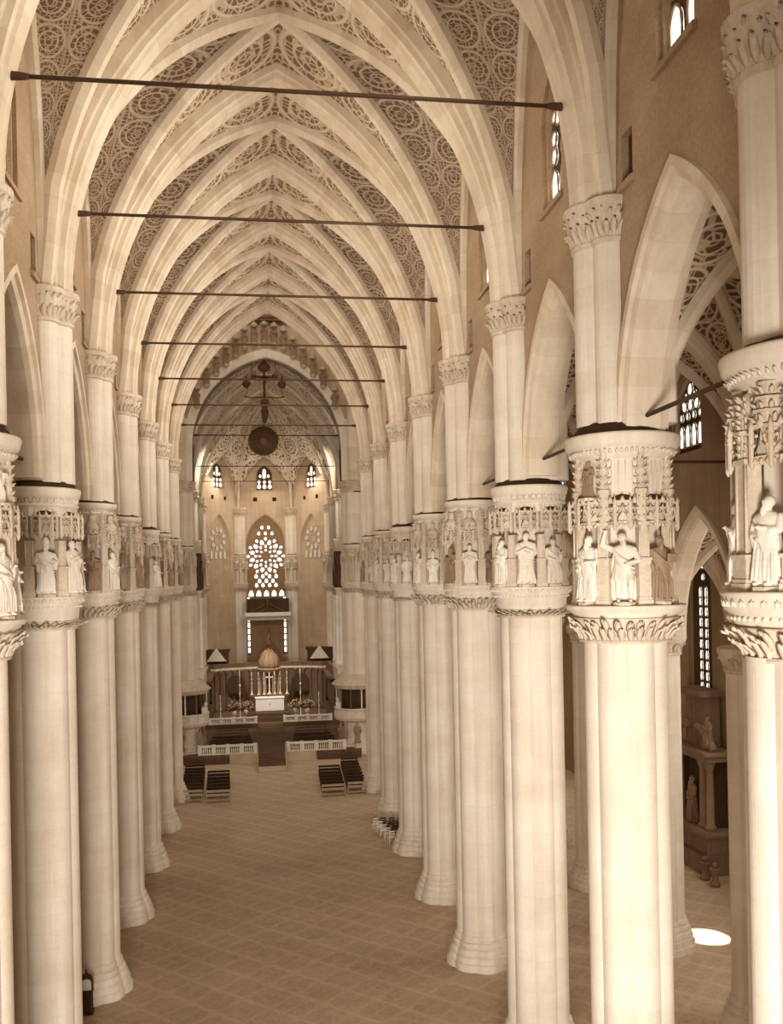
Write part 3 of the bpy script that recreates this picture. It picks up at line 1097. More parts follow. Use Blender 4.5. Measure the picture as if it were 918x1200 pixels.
ORD = ['', 'nearest', 'second', 'third', 'fourth', 'fifth', 'sixth', 'seventh', 'eighth']
STY = {('R', 2): 'E', ('R', 3): 'A', ('R', 4): 'B', ('R', 5): 'C', ('R', 6): 'C', ('R', 7): 'B', ('R', 8): 'C', ('R', 9): 'C',
       ('L', 3): 'A', ('L', 4): 'B', ('L', 5): 'C', ('L', 6): 'C', ('L', 7): 'B', ('L', 8): 'C', ('L', 9): 'C'}
LOOK = {'A': 'two-tiered', 'B': 'deep-corniced', 'C': 'domed', 'E': 'turreted'}


def pier(name, x, y, rot, style, label, R=1.26, extra=None, group=None):
    t = thing(name, (x, y, 0), label, 'pier', group, rot)
    zt = SPEC[style]['leaf'][0] + EZ
    put('base', cached('base|%.2f' % R, lambda: base_mb(R), M['marble']), t)
    put('shaft', cached('shaft|%.2f%.2f' % (R, zt), lambda: shaft_mb(R, zt), M['marble']), t)
    tabernacle(style, t)
    upper_shaft(t, EZ + SPEC[style]['tipz'] - .1)
    return t


for (sd, k), st in STY.items():
    sg = 1 if sd == 'R' else -1
    i = k - (1 if sd == 'R' else 2)
    if k == 9: lab = 'pale clustered pier at the west corner of the crossing, %s side of the nave' % ('right' if sg > 0 else 'left')
    else: lab = '%s pale clustered pier of the %s nave row, %s niche capital' % (ORD[i], 'right' if sg > 0 else 'left', LOOK[st])
    pier('nave_pier', sg * PX, Yk(k), 0 if sg > 0 else pi, st, lab, 1.42 if (sd, k) == ('R', 2) else 1.26)
for sg in (1, -1):
    w_ = 'right' if sg > 0 else 'left'
    t = pier('crossing_pier', sg * PX, Yk(11), 0 if sg > 0 else pi, 'C', 'broad crossing pier behind the %s pulpit, carrying the choir arch' % w_, 1.55)
    put('pilaster', cached('pilaster|', lambda: MB().prism(cluster(-.06), 30.28, 36.2).loft([[(x, y, z) for x, y in cluster(g)] for g, z in ((-.05, 36.2), (.1, 36.6), (.16, 36.9), (.16, 37.1))], smooth=False), M['marble']), t)
    for k, nm in ((12, 'first'), (13, 'second')):
        pier('choir_pier', sg * 9.6, Yk(k), 0 if sg > 0 else pi, 'C', '%s pier of the choir on the %s, beyond the pulpit' % (nm, w_), 1.2)
    pier('apse_pier', sg * 9.75, 134.4, atan2(-(BOSS.y - 134.4), sg * 9.75), 'C', 'outer apse pier at the %s edge of the far end wall' % w_, 1.2)
    pier('apse_pier', sg * 4.25, 141.5, atan2(-(BOSS.y - 141.5), sg * 4.25), 'C', 'apse pier just %s of the big rose window' % w_, 1.25)


# aisle piers (their lower capitals carry the aisle vaults)
def aisle_pier(sg, k, label):
    t = thing('aisle_pier', (sg * 19.15, Yk(k), 0), label, 'pier', None, 0)
    put('base', cached('base|1.20', lambda: base_mb(1.20), M['marble']), t)
    put('shaft', cached('shaft|aisle', lambda: shaft_mb(1.20, 15.2), M['marble']), t)
    def cap():
        mb = MB(); ol = lobed(1.2, 64)
        mb.loft([[(x * k_, y * k_, z) for x, y in ol] for z, k_ in ((15.15, 1.0), (15.2, 1.08), (15.3, 1.08), (15.35, 1.02), (15.6, 1.06), (15.9, 1.25), (16.0, 1.3), (16.2, 1.3), (16.25, 1.22))], smooth=False)
        lumps(mb, 1.2, 26, 15.35, .24, .5, .16, rnd=random.Random(5))
        return mb
    put('capital', cached('capital|aisle', cap, M['carved']), t)
    put('upper_shaft', cached('upper_shaft|aisle', lambda: MB().loft([[(x * .7, y * .95, z) for x, y in lobed(1.0, 48)] for z in (16.2, 23.5)], smooth=False), M['marble']), t)


aisle_pier(1, 3, 'nearest pier of the right aisle row, mostly hidden by the nearest nave pier')
aisle_pier(1, 4, 'brown shadowed aisle pier just left of the nearest right nave pier')
aisle_pier(1, 5, 'lit aisle pier showing at the right edge of the second right nave pier')
aisle_pier(1, 6, 'dark aisle pier between the second and third right nave piers')
aisle_pier(1, 7, 'aisle pier far back in the right aisle behind the third nave pier')
aisle_pier(1, 8, 'farthest aisle pier of the right row near the transept')

# ------------------------------------------------------------------ iron tie rods
def rod(name, a, b, r, label, group, cat='tie rod', ends=True):
    a, b = Vector(a), Vector(b); mid = (a + b) / 2
    t = thing(name, tuple(mid), label, cat, group)
    MB().tube([a - mid, b - mid], r, 8).build('bar', M['iron'], t)
    if ends:
        d = (b - a).normalized()
        for e, s_ in ((a - mid, 1), (b - mid, -1)):
            mb = MB(); mb.tube([e, e + d * (s_ * .15), e + d * (s_ * .45), e + d * (s_ * .6)], [r * 2.0, r * 2.0, r * 1.7, r * 1.1], 8)
            mb.build('end_socket', M['iron'], t)
    return t


for i, k in enumerate(range(3, 10)):
    nm = ['nearest and topmost', 'second', 'third', 'fourth', 'fifth', 'sixth', 'farthest'][i]
    rod('tie_rod', (-7.95, Yk(k), 33.39), (7.95, Yk(k), 33.39), .062, '%s iron tie rod spanning the nave vault between facing piers' % nm, 'iron tie rods across the nave')
rod('tie_rod', (-7.9, Yk(11) - 1, 35.3), (7.9, Yk(11) - 1, 35.3), .06, 'iron tie rod across the mouth of the choir arch under the hanging crucifix', 'iron tie rods across the nave')
for k, z in ((12, 33.2), (13, 32.4)):
    rod('tie_rod', (-8.3, Yk(k), z), (8.3, Yk(k), z), .05, 'thin iron tie rod in the choir, %s the dark roundel' % ('level with' if k == 12 else 'under'), 'iron tie rods across the choir', ends=False)
for sg, k, nm in ((1, 2, 'nearest right arcade arch'), (1, 3, 'second right arcade arch'), (1, 4, 'third right arcade arch'), (-1, 3, 'nearest left arcade arch'), (-1, 4, 'second left arcade arch')):
    rod('arcade_tie_rod', (sg * 9.7, Yk(k) + 1.1, 23.95), (sg * 9.7, Yk(k + 1) - 1.1, 23.95), .07, 'iron tie rod across the foot of the %s' % nm, 'iron tie rods of the arcade', ends=False)
rod('aisle_tie_rod', (11, Yk(4), 24.0), (19.0, Yk(4), 24.0), .06, 'pale thin tie rod crossing the right aisle below its bright window', 'iron tie rods of the aisle', ends=False)


# ------------------------------------------------------------------ statues
def figure(kind, seed):
    """a robed stone figure 1.9 m high facing -y, standing on z = 0: one continuous body"""
    rnd = random.Random(seed); mb = MB()
    nf = rnd.choice((7, 9, 11)); ph = rnd.uniform(0, 6)
    lean = rnd.uniform(-.05, .05)
    robe = kind != 'warrior'
    rings = []
    prof_ = [(0.0, .30, .25), (.12, .29, .24), (.45, .25, .21), (.75, .25, .20), (.98, .24, .18), (1.15, .225, .165), (1.32, .255, .165), (1.45, .265, .15), (1.53, .20, .12), (1.57, .09, .09)]
    if not robe: prof_ = [(.62, .30, .23), (.78, .26, .19), (.98, .22, .16), (1.15, .20, .15), (1.32, .25, .16), (1.45, .27, .15), (1.53, .20, .12), (1.57, .09, .09)]
    n = 40
    for z, rx, ry in prof_:
        f = max(0, 1 - z / 1.25) * .16
        cx = lean * sin(z * 2.2)
        rings.append([(cx + rx * cos(2 * pi * j / n) * (1 + f * sin(nf * 2 * pi * j / n + ph + z * .6)),
                       ry * sin(2 * pi * j / n) * (1 + f * sin(nf * 2 * pi * j / n + ph + z * .6)), z) for j in range(n)])
    mb.loft(rings)
    hy = -.03; turn = rnd.uniform(-.6, .6)
    hc = Vector((lean, hy, 1.73))
    mb.tube([(lean * .5, 0, 1.5), (lean, hy * .7, 1.64)], [.075, .07], 10)
    mb.ball(hc, .10, .115, .135, 14, 10)
    d = Vector((sin(turn), -cos(turn), 0)); sd_ = Vector((cos(turn), sin(turn), 0))
    mb.ball(hc + d * .115 + Vector((0, 0, -.01)), .022, .022, .04, 6, 4)        # nose
    mb.ball(hc + d * .085 + Vector((0, 0, -.085)), .055, .05, .05, 8, 5)         # chin
    mb.ball(hc + d * .085 + Vector((0, 0, .045)), .075, .04, .022, 8, 4)         # brow
    for s_ in (1, -1): mb.ball(hc + sd_ * (.10 * s_), .02, .03, .045, 6, 4)      # ears
    mb.ball(hc - d * .03 + Vector((0, 0, .035)), .118, .125, .13, 12, 8)         # hair
    if kind in ('bearded', 'warrior', 'reader', 'mantle'):
        mb.tube([hc + d * .09 + Vector((0, 0, -.08)), hc + d * .12 + Vector((0, 0, -.2)), hc + d * .10 + Vector((0, 0, -.28))], [.06, .055, .02], 8)
    if kind == 'bishop':
        mb.loft([[(hc.x + a_ * x, hc.y + b_ * y, z) for x, y in octo(1)] for a_, b_, z in ((.12, .13, 1.80), (.135, .13, 1.92), (.08, .08, 2.06), (.01, .01, 2.14))])
    def arm(s_, elbow, hand):
        sh = Vector((s_ * .25 + lean, .0, 1.43))
        e, h = Vector(elbow), Vector(hand)
        mb.ball(sh, .095, .09, .09, 10, 6)
        mb.tube([sh, (sh + e) / 2, e], [.088, .088, .078], 10)
        mb.ball(e, .08, n=8, m=6)
        mb.tube([e, e.lerp(h, .7), h], [.075, .055, .04], 8)
        dd = (h - e).normalized()
        mb.ball(h + dd * .04, .045, .04, .055, 8, 5)
        q = dd.cross(Vector((0, 0, 1))) if abs(dd.z) < .9 else Vector((1, 0, 0))
        for i_ in range(4): mb.tube([h + dd * .06 + q * (.027 * (i_ - 1.5)), h + dd * (.125 - .008 * abs(i_ - 1.3)) + q * (.03 * (i_ - 1.5)) + Vector((0, -.01, -.02))], [.014, .012], 5)
        mb.tube([h + q * .04, h + q * .07 + dd * .05], [.016, .012], 5)
        if robe:    # hanging sleeve
            mb.tube([e.lerp(h, .1), e.lerp(h, .45), e.lerp(h, .3) + Vector((0, 0, -.30))], [.085, .10, .03], 8)
    if kind == 'praying':
        arm(1, (.30, -.10, 1.14), (.05, -.27, 1.28)); arm(-1, (-.30, -.10, 1.14), (-.05, -.27, 1.28))
    elif kind == 'reader':
        arm(1, (.33, -.06, 1.12), (.12, -.30, 1.14)); arm(-1, (-.34, .0, 1.14), (-.30, -.14, .86))
        mb.box(-.02, .26, -.42, -.30, 1.10, 1.36)
    elif kind == 'warrior':
        arm(-1, (-.50, -.06, 1.56), (-.44, -.16, 1.88)); arm(1, (.36, -.10, 1.12), (.10, -.26, 1.06))
        for s_, kn, ft in ((-1, (-.13, -.06, .50), (-.14, .0, .06)), (1, (.17, -.24, .56), (.15, -.10, .06))):
            hp = Vector((s_ * .12, 0, .80))
            mb.tube([hp, hp.lerp(Vector(kn), .5), kn], [.135, .125, .085], 10)
            mb.ball(kn, .085, n=8, m=6)
            mb.tube([kn, Vector(kn).lerp(Vector(ft), .35), ft], [.08, .088, .05], 10)
            mb.tube([Vector(ft) + Vector((0, .05, -.02)), Vector(ft) + Vector((0, -.2, -.03))], [.05, .04], 8)
        mb.loft([[(x * a_ - .02, y * b_ + .13, z) for x, y in octo(1)] for a_, b_, z in ((.34, .12, .02), (.33, .11, .6), (.30, .10, 1.1), (.24, .08, 1.45))])
    elif kind == 'mantle':
        arm(1, (.30, -.08, 1.16), (-.02, -.24, 1.22)); arm(-1, (-.32, -.04, 1.12), (-.10, -.24, .98))
    else:
        arm(1, (.35, -.02, 1.13), (.20, -.26, 1.20 + rnd.uniform(-.1, .15))); arm(-1, (-.34, -.02, 1.13), (-.16, -.27, 1.02 + rnd.uniform(-.1, .2)))
    # mantle folds thrown diagonally over the body
    for i_ in range(5 if robe else 3):
        a0 = -.26 + .03 * i_; z0_ = 1.42 - .11 * i_
        mb.tube([(a0, -.09, z0_), (-.08 + .02 * i_, -.20, z0_ - .22), (.14, -.19, z0_ - .36), (.27, -.06, z0_ - .40)], [.035, .045, .045, .03], 6)
    if robe:
        for i_ in range(6):
            x = -.20 + .08 * i_
            mb.tube([(x * .9, -.17, .95 - .05 * (i_ % 3)), (x * 1.05 + .02, -.215 - .02 * (i_ % 2), .5), (x * 1.15, -.235, .06)], [.02, .035, .04], 6)
        for s_ in (-1, 1): mb.tube([(s_ * .1, -.2, .045), (s_ * .13, -.34, .035)], [.05, .035], 8)
    return mb


STATUE = {}


def statue_mesh(kind, seed, mat, vox=.021):
    key = (kind, seed, mat.name)
    if key in STATUE: return STATUE[key]
    me = figure(kind, seed).mesh('figure', mat)
    o = bpy.data.objects.new('tmp', me); COL.objects.link(o)
    r = o.modifiers.new('r', 'REMESH'); r.mode = 'VOXEL'; r.voxel_size = vox
    sm = o.modifiers.new('s', 'SMOOTH'); sm.factor = .4; sm.iterations = 2
    dg = bpy.context.evaluated_depsgraph_get(); dg.update()
    res = bpy.data.meshes.new_from_object(o.evaluated_get(dg))
    res.materials.clear(); res.materials.append(mat)
    for p_ in res.polygons: p_.use_smooth = True
    bpy.data.objects.remove(o)
    res.name = 'figure'
    STATUE[key] = res
    return res


def plinth_mb(h):
    return MB().prism([(x, y) for x, y in octo(.34)], 0, h * .8).prism(octo(.30), h * .8, h)


KDESC = {'praying': 'with joined hands', 'reader': 'holding a book', 'warrior': 'with one arm raised', 'mantle': 'wrapped in a mantle', 'bishop': 'in a mitre', 'bearded': 'with both arms held forward'}


def niche_statue(sd, k, az, kind, seed, h, label, worn=False, pl=.12, group=None):
    """az: niche direction, measured from west (-y) towards the nave"""
    sg = 1 if sd == 'R' else -1
    p = SPEC[STY[(sd, k)]]
    a = R_(az)
    dx, dy = -sg * sin(a), -cos(a)
    z = EZ + p['ledge'][1]
    t = thing('niche_statue', (sg * PX + dx * 1.40, Yk(k) + dy * 1.40, z), label, 'statue', group, atan2(dx, -dy))
    s_ = h / 1.9
    mt = M['worn_statue'] if worn else M['statue']
    b = put('figure', statue_mesh(kind, seed, mt), t, (0, 0, pl)); b.scale = (s_ * 1.12, s_ * 1.0, s_)
    put('plinth', cached('plinth|%.2f' % pl, lambda: plinth_mb(pl), M['carved']), t)


pos_w = {22.5: 'middle', 67.5: 'nave-side', -22.5: 'aisle-side', 112.5: 'far nave-side'}
plan = [('R', 2, 67.5, 'mantle', 1, 1.72, 0), ('R', 2, 112.5, 'praying', 2, 1.7, 0), ('R', 2, 22.5, 'bearded', 3, 1.7, 0),
        ('R', 3, 67.5, 'bearded', 4, 1.95, 0), ('R', 3, 22.5, 'warrior', 5, 1.98, 0), ('R', 3, -22.5, 'reader', 6, 1.9, 1),
        ('R', 4, 67.5, 'mantle', 7, 1.75, 0), ('R', 4, 22.5, 'praying', 8, 2.0, 0), ('R', 4, -22.5, 'bearded', 9, 1.75, 0),
        ('R', 5, 67.5, 'reader', 6, 1.8, 1), ('R', 5, 22.5, 'praying', 2, 1.9, 0), ('R', 5, -22.5, 'bearded', 4, 1.8, 1),
        ('R', 6, 67.5, 'mantle', 1, 1.8, 0), ('R', 6, 22.5, 'bishop', 10, 1.7, 0), ('R', 6, -22.5, 'reader', 6, 1.7, 1),
        ('R', 7, 67.5, 'praying', 8, 1.7, 0), ('R', 7, 22.5, 'bearded', 4, 1.8, 0),
        ('R', 8, 67.5, 'mantle', 7, 1.8, 0), ('R', 8, 22.5, 'praying', 2, 1.8, 0),
        ('R', 9, 67.5, 'bishop', 10, 1.7, 1), ('R', 9, 22.5, 'reader', 6, 1.7, 0),
        ('L', 3, 67.5, 'bearded', 9, 1.95, 0), ('L', 3, 112.5, 'mantle', 7, 1.8, 0),
        ('L', 4, 22.5, 'bishop', 10, 1.85, 0), ('L', 4, 67.5, 'praying', 8, 1.95, 0), ('L', 4, 112.5, 'mantle', 7, 1.75, 0),
        ('L', 5, 67.5, 'bearded', 4, 1.8, 0), ('L', 5, 112.5, 'reader', 6, 1.75, 1), ('L', 5, 22.5, 'reader', 6, 1.8, 1),
        ('L', 6, 67.5, 'mantle', 1, 1.8, 1), ('L', 6, 112.5, 'bearded', 9, 1.7, 1),
        ('L', 7, 67.5, 'praying', 8, 1.8, 0), ('L', 7, 112.5, 'bishop', 10, 1.7, 0),
        ('L', 8, 67.5, 'praying', 2, 1.7, 1), ('L', 8, 112.5, 'mantle', 7, 1.7, 1),
        ('L', 9, 67.5, 'bearded', 4, 1.7, 1)]
for sd, k, az, kind, seed, h, worn in plan:
    i = k - (1 if sd == 'R' else 2)
    nm = ('%s %s pier' % (ORD[i], 'right' if sd == 'R' else 'left')) if k < 9 else ('%s crossing pier' % ('right' if sd == 'R' else 'left'))
    niche_statue(sd, k, az, kind, seed, h, '%s statue %s, %s niche, %s' % ('brown weathered' if worn else 'pale', KDESC[kind], pos_w[az], nm), worn,
                 group='statues in the pier niches')


# small dark figure in the upper tier of the second right pier, pale one in that of the nearest left pier
for sg, k, az, worn, lab in ((1, 3, 67.5, True, 'small dark statue in the upper tier of the second right pier'), (-1, 3, 67.5, False, 'small seated-looking statue in the upper tier of the nearest left pier')):
    a = R_(az); dx, dy = -sg * sin(a), -cos(a)
    t = thing('tier_statue', (sg * PX + dx * 1.34, Yk(k) + dy * 1.34, EZ + 2.1), lab, 'statue', None, atan2(dx, -dy))
    b = put('figure', statue_mesh('reader', 6, M['worn_statue' if worn else 'statue']), t, (0, 0, .1)); b.scale = (.62, .5, .58)
    put('plinth', cached('plinth|0.10', lambda: plinth_mb(.1), M['carved']), t)

# fifteen dark figures climbing the wall over the choir arch
figs = [(-7.5, 38.5), (-6.4, 40.75), (-5.35, 42.0), (-4.3, 43.0), (-3.2, 44.0), (-2.25, 44.95), (-1.2, 45.4), (-.1, 45.6), (.95, 45.4), (2.0, 44.95), (3.0, 44.0), (4.1, 43.0), (5.15, 42.0), (6.25, 40.75), (7.5, 38.5)]
yw = Yk(11) - .9
words_ = ['lowest on the left', 'second up on the left', 'third up on the left', 'fourth up on the left', 'fifth up on the left', 'sixth up on the left', 'just left of the crown', 'at the crown of the arch',
          'just right of the crown', 'sixth up on the right', 'fifth up on the right', 'fourth up on the right', 'third up on the right', 'second up on the right', 'lowest on the right']
for (x, z), wd in zip(figs, words_):
    t = thing('arch_statue', (x, yw - .3, z), 'small dark statue on a bracket over the choir arch, %s' % wd, 'statue', 'statues over the choir arch')
    b = put('figure', statue_mesh('praying' if x < 0 else 'reader', 2 if x < 0 else 6, M['brownstone']), t); b.scale = (1.15, .9, .88)
    MB().loft([[(q * .38, r_ * .38, zz) for q, r_ in octo(1)] for q, zz in ((1, 0), (1, -.12), (.6, -.3), (.2, -.42))] if False else [[(u * s2 * .4, v * s2 * .4 , zz) for u, v in octo(1)] for s2, zz in ((.25, -.42), (.7, -.28), (1, -.12), (1, 0))], smooth=False).build('bracket', M['apse'], t)
    MB().loft([[(u * s2 * .42, v * s2 * .42 , zz) for u, v in octo(1)] for s2, zz in ((.8, 1.72), (1, 1.8), (1, 1.95), (.5, 2.2), (.1, 2.5))], smooth=False).build('canopy', M['apse'], t)
#--FURN--
# ================================================================== CHOIR FURNITURE
# raised choir floors
mb = MB(); mb.box(-9.6, 9.6, 100.55, 140, 0, .75)
struct(mb.build('floor_choir', M['carpet']))
mb = MB(); mb.box(-9.2, 9.2, 118.0, 140, .75, 1.3); mb.box(-3.2, 3.1, 119.2, 140, 1.3, 1.8); mb.box(-2.7, 2.6, 119.9, 140, 1.8, 2.25)
struct(mb.build('floor_altar', M['carpet']))


def flight(x0, x1, y0, y1, n, h, mat, label, carpet=None):
    c = (x0 + x1) / 2
    t = thing('stair', (c, y0, 0), label, 'steps')
    mb = MB(); hx = (x1 - x0) / 2
    for i in range(n):
        mb.box(-hx, hx, (y1 - y0) * i / n, y1 - y0, h * i / n, h * (i + 1) / n - .015)
        mb.box(-hx, hx, (y1 - y0) * i / n - .03, y1 - y0, h * (i + 1) / n - .03, h * (i + 1) / n)
    mb.build('treads', mat, t)
    if carpet is not None:
        mb = MB()
        for i in range(carpet, n):
            mb.box(-hx * .94, hx * .94, (y1 - y0) * i / n - .045, (y1 - y0) * (i + 1) / n - .045, h * i / n, h * (i + 1) / n + .012)
        mb.build('carpet', M['carpet'], t)
        for s_ in (-1, 1):
            mb = MB()
            for q in (0, .5, 1):
                mb.box(s_ * hx - .06, s_ * hx + .06, (y1 - y0 - .2) * q, (y1 - y0 - .2) * q + .12, 0, h * q + 1.0)
            mb.tube([(s_ * hx, 0, 1.0), (s_ * hx, y1 - y0 - .1, h + 1.0)], .06, 6)
            mb.build('handrail', M['palewood'], t)
    return t


flight(-4.65, -1.75, 99.4, 100.55, 5, .75, M['steps'], 'pale marble steps left of the central staircase below the choir balustrade')
flight(1.35, 4.6, 99.4, 100.55, 5, .75, M['steps'], 'pale marble steps right of the central staircase below the choir balustrade')
flight(-9.4, -4.65, 99.3, 100.55, 5, .75, M['midwood'], 'dark brown steps at the left end of the choir front, by the pulpit')
flight(4.6, 9.4, 99.3, 100.55, 5, .75, M['midwood'], 'dark brown steps at the right end of the choir front, by the pulpit')
flight(-1.7, 1.3, 94.2, 100.55, 7, .75, M['steps'], 'central staircase with dark carpet projecting into the nave', carpet=2)
t = flight(-1.6, 1.5, 113.5, 118.0, 5, .55, M['midwood'], 'central brown steps between the dark choir benches, rising to the altar')
t.location.z = .75


def balustrade(x0, x1, y, z, h, nb, label):
    c = (x0 + x1) / 2; hx = (x1 - x0) / 2
    t = thing('balustrade', (c, y, z), label, 'balustrade')
    MB().box(-hx, hx, -.16, .16, 0, .14).build('base_rail', M['marble'], t)
    MB().box(-hx, hx, -.17, .17, h - .14, h).box(-hx, hx, -.13, .13, h - .2, h - .14).build('top_rail', M['statue'], t)
    nposts = 5
    for i in range(nposts):
        x = -hx + .16 + (2 * hx - .32) * i / (nposts - 1)
        MB().box(-.17, .17, -.18, .18, .0, h).box(-.2, .2, -.2, .2, h, h + .06).build('post', M['statue'], t, (x, 0, 0))
        if i < nposts - 1:
            for j in range(nb):
                xx = x + (2 * hx - .32) / (nposts - 1) * (j + 1) / (nb + 1)
                me = cached('baluster|%.2f' % h, lambda: MB().lathe([(.07, .14), (.07, .2), (.045, .24), (.085, h * .42), (.05, h * .62), (.04, h * .72), (.07, h - .25), (.07, h - .2)], 8), M['statue'])
                put('baluster', me, t, (xx, 0, 0))
    return t


balustrade(-8.0, -1.75, 100.8, .75, 1.02, 6, 'white front balustrade of the choir, left of the central staircase')
balustrade(1.4, 7.9, 100.8, .75, 1.02, 6, 'white front balustrade of the choir, right of the central staircase')
balustrade(-7.8, -1.7, 118.3, 1.3, .8, 6, 'white inner balustrade before the altar, left of the middle steps')
balustrade(1.6, 7.8, 118.3, 1.3, .8, 6, 'white inner balustrade before the altar, right of the middle steps')

# benches for the clergy on the dark choir floor
def bench(x, y, z, L, mat, label, group, back=.95, rz=0):
    t = thing('bench', (x, y, z), label, 'bench', group, rz)
    h = L / 2
    put('seat', cached('seat|%.2f%s' % (L, mat.name), lambda: MB().box(-h, h, -.2, .2, .42, .47), mat), t)
    put('backrest', cached('backrest|%.2f%s' % (L, mat.name), lambda: MB().box(-h, h, -.26, -.21, back - .16, back).box(-h, h, -.25, -.22, back - .42, back - .3).box(-h, h, -.30, -.18, back, back + .04), mat), t)
    for s_ in (-1, 1):
        put('end_panel', cached('end_panel|' + mat.name, lambda: MB().box(-.03, .03, -.27, -.19, 0, back).box(-.03, .03, .12, .2, 0, .42).box(-.03, .03, -.25, .2, .36, .42).box(-.03, .03, -.25, .2, .1, .16), mat), t, (s_ * (h - .05), 0, 0))
    put('kneeler', cached('kneeler|%.2f%s' % (L, mat.name), lambda: MB().box(-h, h, -.62, -.42, .13, .18).box(-h, -h + .05, -.62, -.25, .05, .12).box(h - .05, h, -.62, -.25, .05, .12).box(-h, -h + .05, -.6, -.45, 0, .14).box(h - .05, h, -.6, -.45, 0, .14), mat), t)
    return t


ordn = ['nearest', 'second', 'third', 'fourth', 'fifth', 'sixth', 'seventh', 'eighth', 'farthest']
for sg, w_ in ((-1, 'left'), (1, 'right')):
    for i in range(4):
        bench(sg * 4.6, 104.5 + 2.3 * i, .75, 4.6 - .3 * i, M['midwood'] if i > 1 else M['wood'], '%s clergy bench inside the choir balustrade, %s of the middle' % (['front', 'second', 'third', 'back'][i], w_), 'clergy benches in the choir')

# nave pews in four blocks
for x, y0, n, L, w_ in ((-5.15, 83.0, 7, 2.1, 'left inner'), (-7.5, 83.5, 9, 1.9, 'left outer'), (5.0, 83.0, 7, 2.1, 'right inner'), (7.2, 83.5, 9, 1.7, 'right outer')):
    for i in range(n):
        nm = ordn[i] if i < n - 1 else 'farthest'
        bench(x - (.05 * i if x < 0 else -.05 * i), y0 + 1.42 * i, 0, L, M['palewood'] if i == 0 else M['wood'], '%s %s bench of the %s pew block before the choir steps' % (nm, 'pale' if i == 0 else 'dark', w_), 'pews before the choir steps')  # nearest bench coloured paler to carry the light falling on it

# rush chairs stacked round a pier foot
def chair_parts(t, mat):
    put('seat', cached('seat|ch' + mat.name, lambda: MB().box(-.21, .21, -.21, .21, .42, .46), mat), t)
    for x, y, hh in ((-.19, -.19, .95), (.19, -.19, .95), (-.19, .19, .43), (.19, .19, .43)):
        put('leg', cached('leg|%.2f%s' % (hh, mat.name), lambda: MB().tube([(0, 0, 0), (0, 0, hh)], .026, 6), mat), t, (x, y, 0))
    put('backrest', cached('backrest|ch' + mat.name, lambda: MB().box(-.19, .19, -.205, -.18, .84, .93).box(-.19, .19, -.205, -.18, .68, .75).box(-.19, .19, -.2, -.185, .55, .6), mat), t)
    put('stretcher', cached('stretcher|ch' + mat.name, lambda: MB().tube([(-.19, -.19, .2), (.19, -.19, .2)], .015, 5).tube([(-.19, .19, .2), (.19, .19, .2)], .015, 5), mat), t)


rows = ['front', 'second', 'third', 'fourth', 'back']
for i in range(5):
    for j in range(4):
        edge = (j == 0 or i == 0)
        x = 7.25 + .62 * j + (4 - i) * .17; y = 66.9 + .95 * i + .0 * j
        if x > 9.3 and y < 67.2: continue
        t = thing('chair', (x, y, 0), '%s rush chair, %s row, %s from the aisle, by a right pier foot' % ('pale' if edge else 'dark', rows[i], ['first', 'second', 'third', 'fourth'][j]), 'chair', 'chairs huddled at the pier foot', R_(random.Random(i * 5 + j).uniform(-14, 14)))
        chair_parts(t, M['statue'] if edge else M['wood'])

# alms stand against a left pier base
t = thing('alms_stand', (-9.42, 43.35, 0), 'dark wooden alms stand with round-topped white panel beside a left pier base', 'stand')
arc = [(.22 * cos(a), .22 * sin(a)) for a in [pi * i / 12 for i in range(13)]]
mb = MB(); mb.prism([(-.25, -.2), (.25, -.2), (.25, .2), (-.25, .2)], .12, .95); mb.box(-.28, .28, -.23, .23, .95, 1.02); mb.box(-.30, .30, -.24, .24, 0, .12)
mb.build('cabinet', M['wood'], t)
mb = MB()
mb.loft([[(x * 1.32, y_, 1.02 if z is None else z) for x, z in [(-.22, None), (.22, None)] + [(u, 1.42 + v * 1.6) for u, v in arc]] for y_ in (-.02, .12)], smooth=False)
mb.build('backboard', M['wood'], t)
mb = MB()
mb.loft([[(x, y_, z) for x, z in [(-.22, 1.06), (.22, 1.06)] + [(u, 1.36 + v * .9) for u, v in arc]] for y_ in (-.07, -.02)], smooth=False)
mb.build('tablet', M['linen'], t)['label'] = 'white round-topped panel'
MB().lathe([(.03, 1.75), (.06, 1.82), (.03, 1.86), (.05, 1.92), (.01, 2.0)], 8, (0, .05)).build('finial', M['wood'], t)

# ---- altar
t = thing('altar', (-.05, 121.6, 2.25), 'high altar with a white frontal, under the domed tabernacle', 'altar')
MB().box(-1.75, 1.75, -.35, 1.0, 0, 1.75).box(-1.95, 1.95, -.5, 1.1, 0, .14).build('body', M['midwood'], t)
MB().box(-1.9, 1.9, -.5, 1.05, 1.75, 1.86).build('table_top', M['linen'], t)
mb = MB(); mb.box(-1.83, 1.83, -.44, -.36, .15, 1.75)
fr_ = mb.build('frontal', M['linen'], t); fr_['label'] = 'white cloth frontal with a small cross'
MB().box(-.03, .03, -.46, -.44, .75, 1.2).box(-.15, .15, -.46, -.44, 1.0, 1.06).build('cross_emblem', M['palewood'], fr_)
MB().box(-2.6, 2.6, .75, 1.15, 1.86, 2.1).build('gradine', M['midwood'], t)


def candlestick(x, y, z, h, label, group='tall candlesticks behind the altar'):
    t = thing('candlestick', (x, y, z), label, 'candlestick', group)
    put('stem', cached('stem|%.1f' % h, lambda: MB().lathe([(.22, 0), (.22, .06), (.1, .2), (.07, .3), (.1, .4), (.05, .5), (.045, h * .45), (.1, h * .5), (.05, h * .55), (.04, h * .66), (.16, h * .69), (.05, h * .7)], 10), M['giltwhite']), t)
    put('candle', cached('candle|%.1f' % h, lambda: MB().lathe([(.05, h * .7), (.045, h * .98), (.01, h)], 8), M['linen']), t)


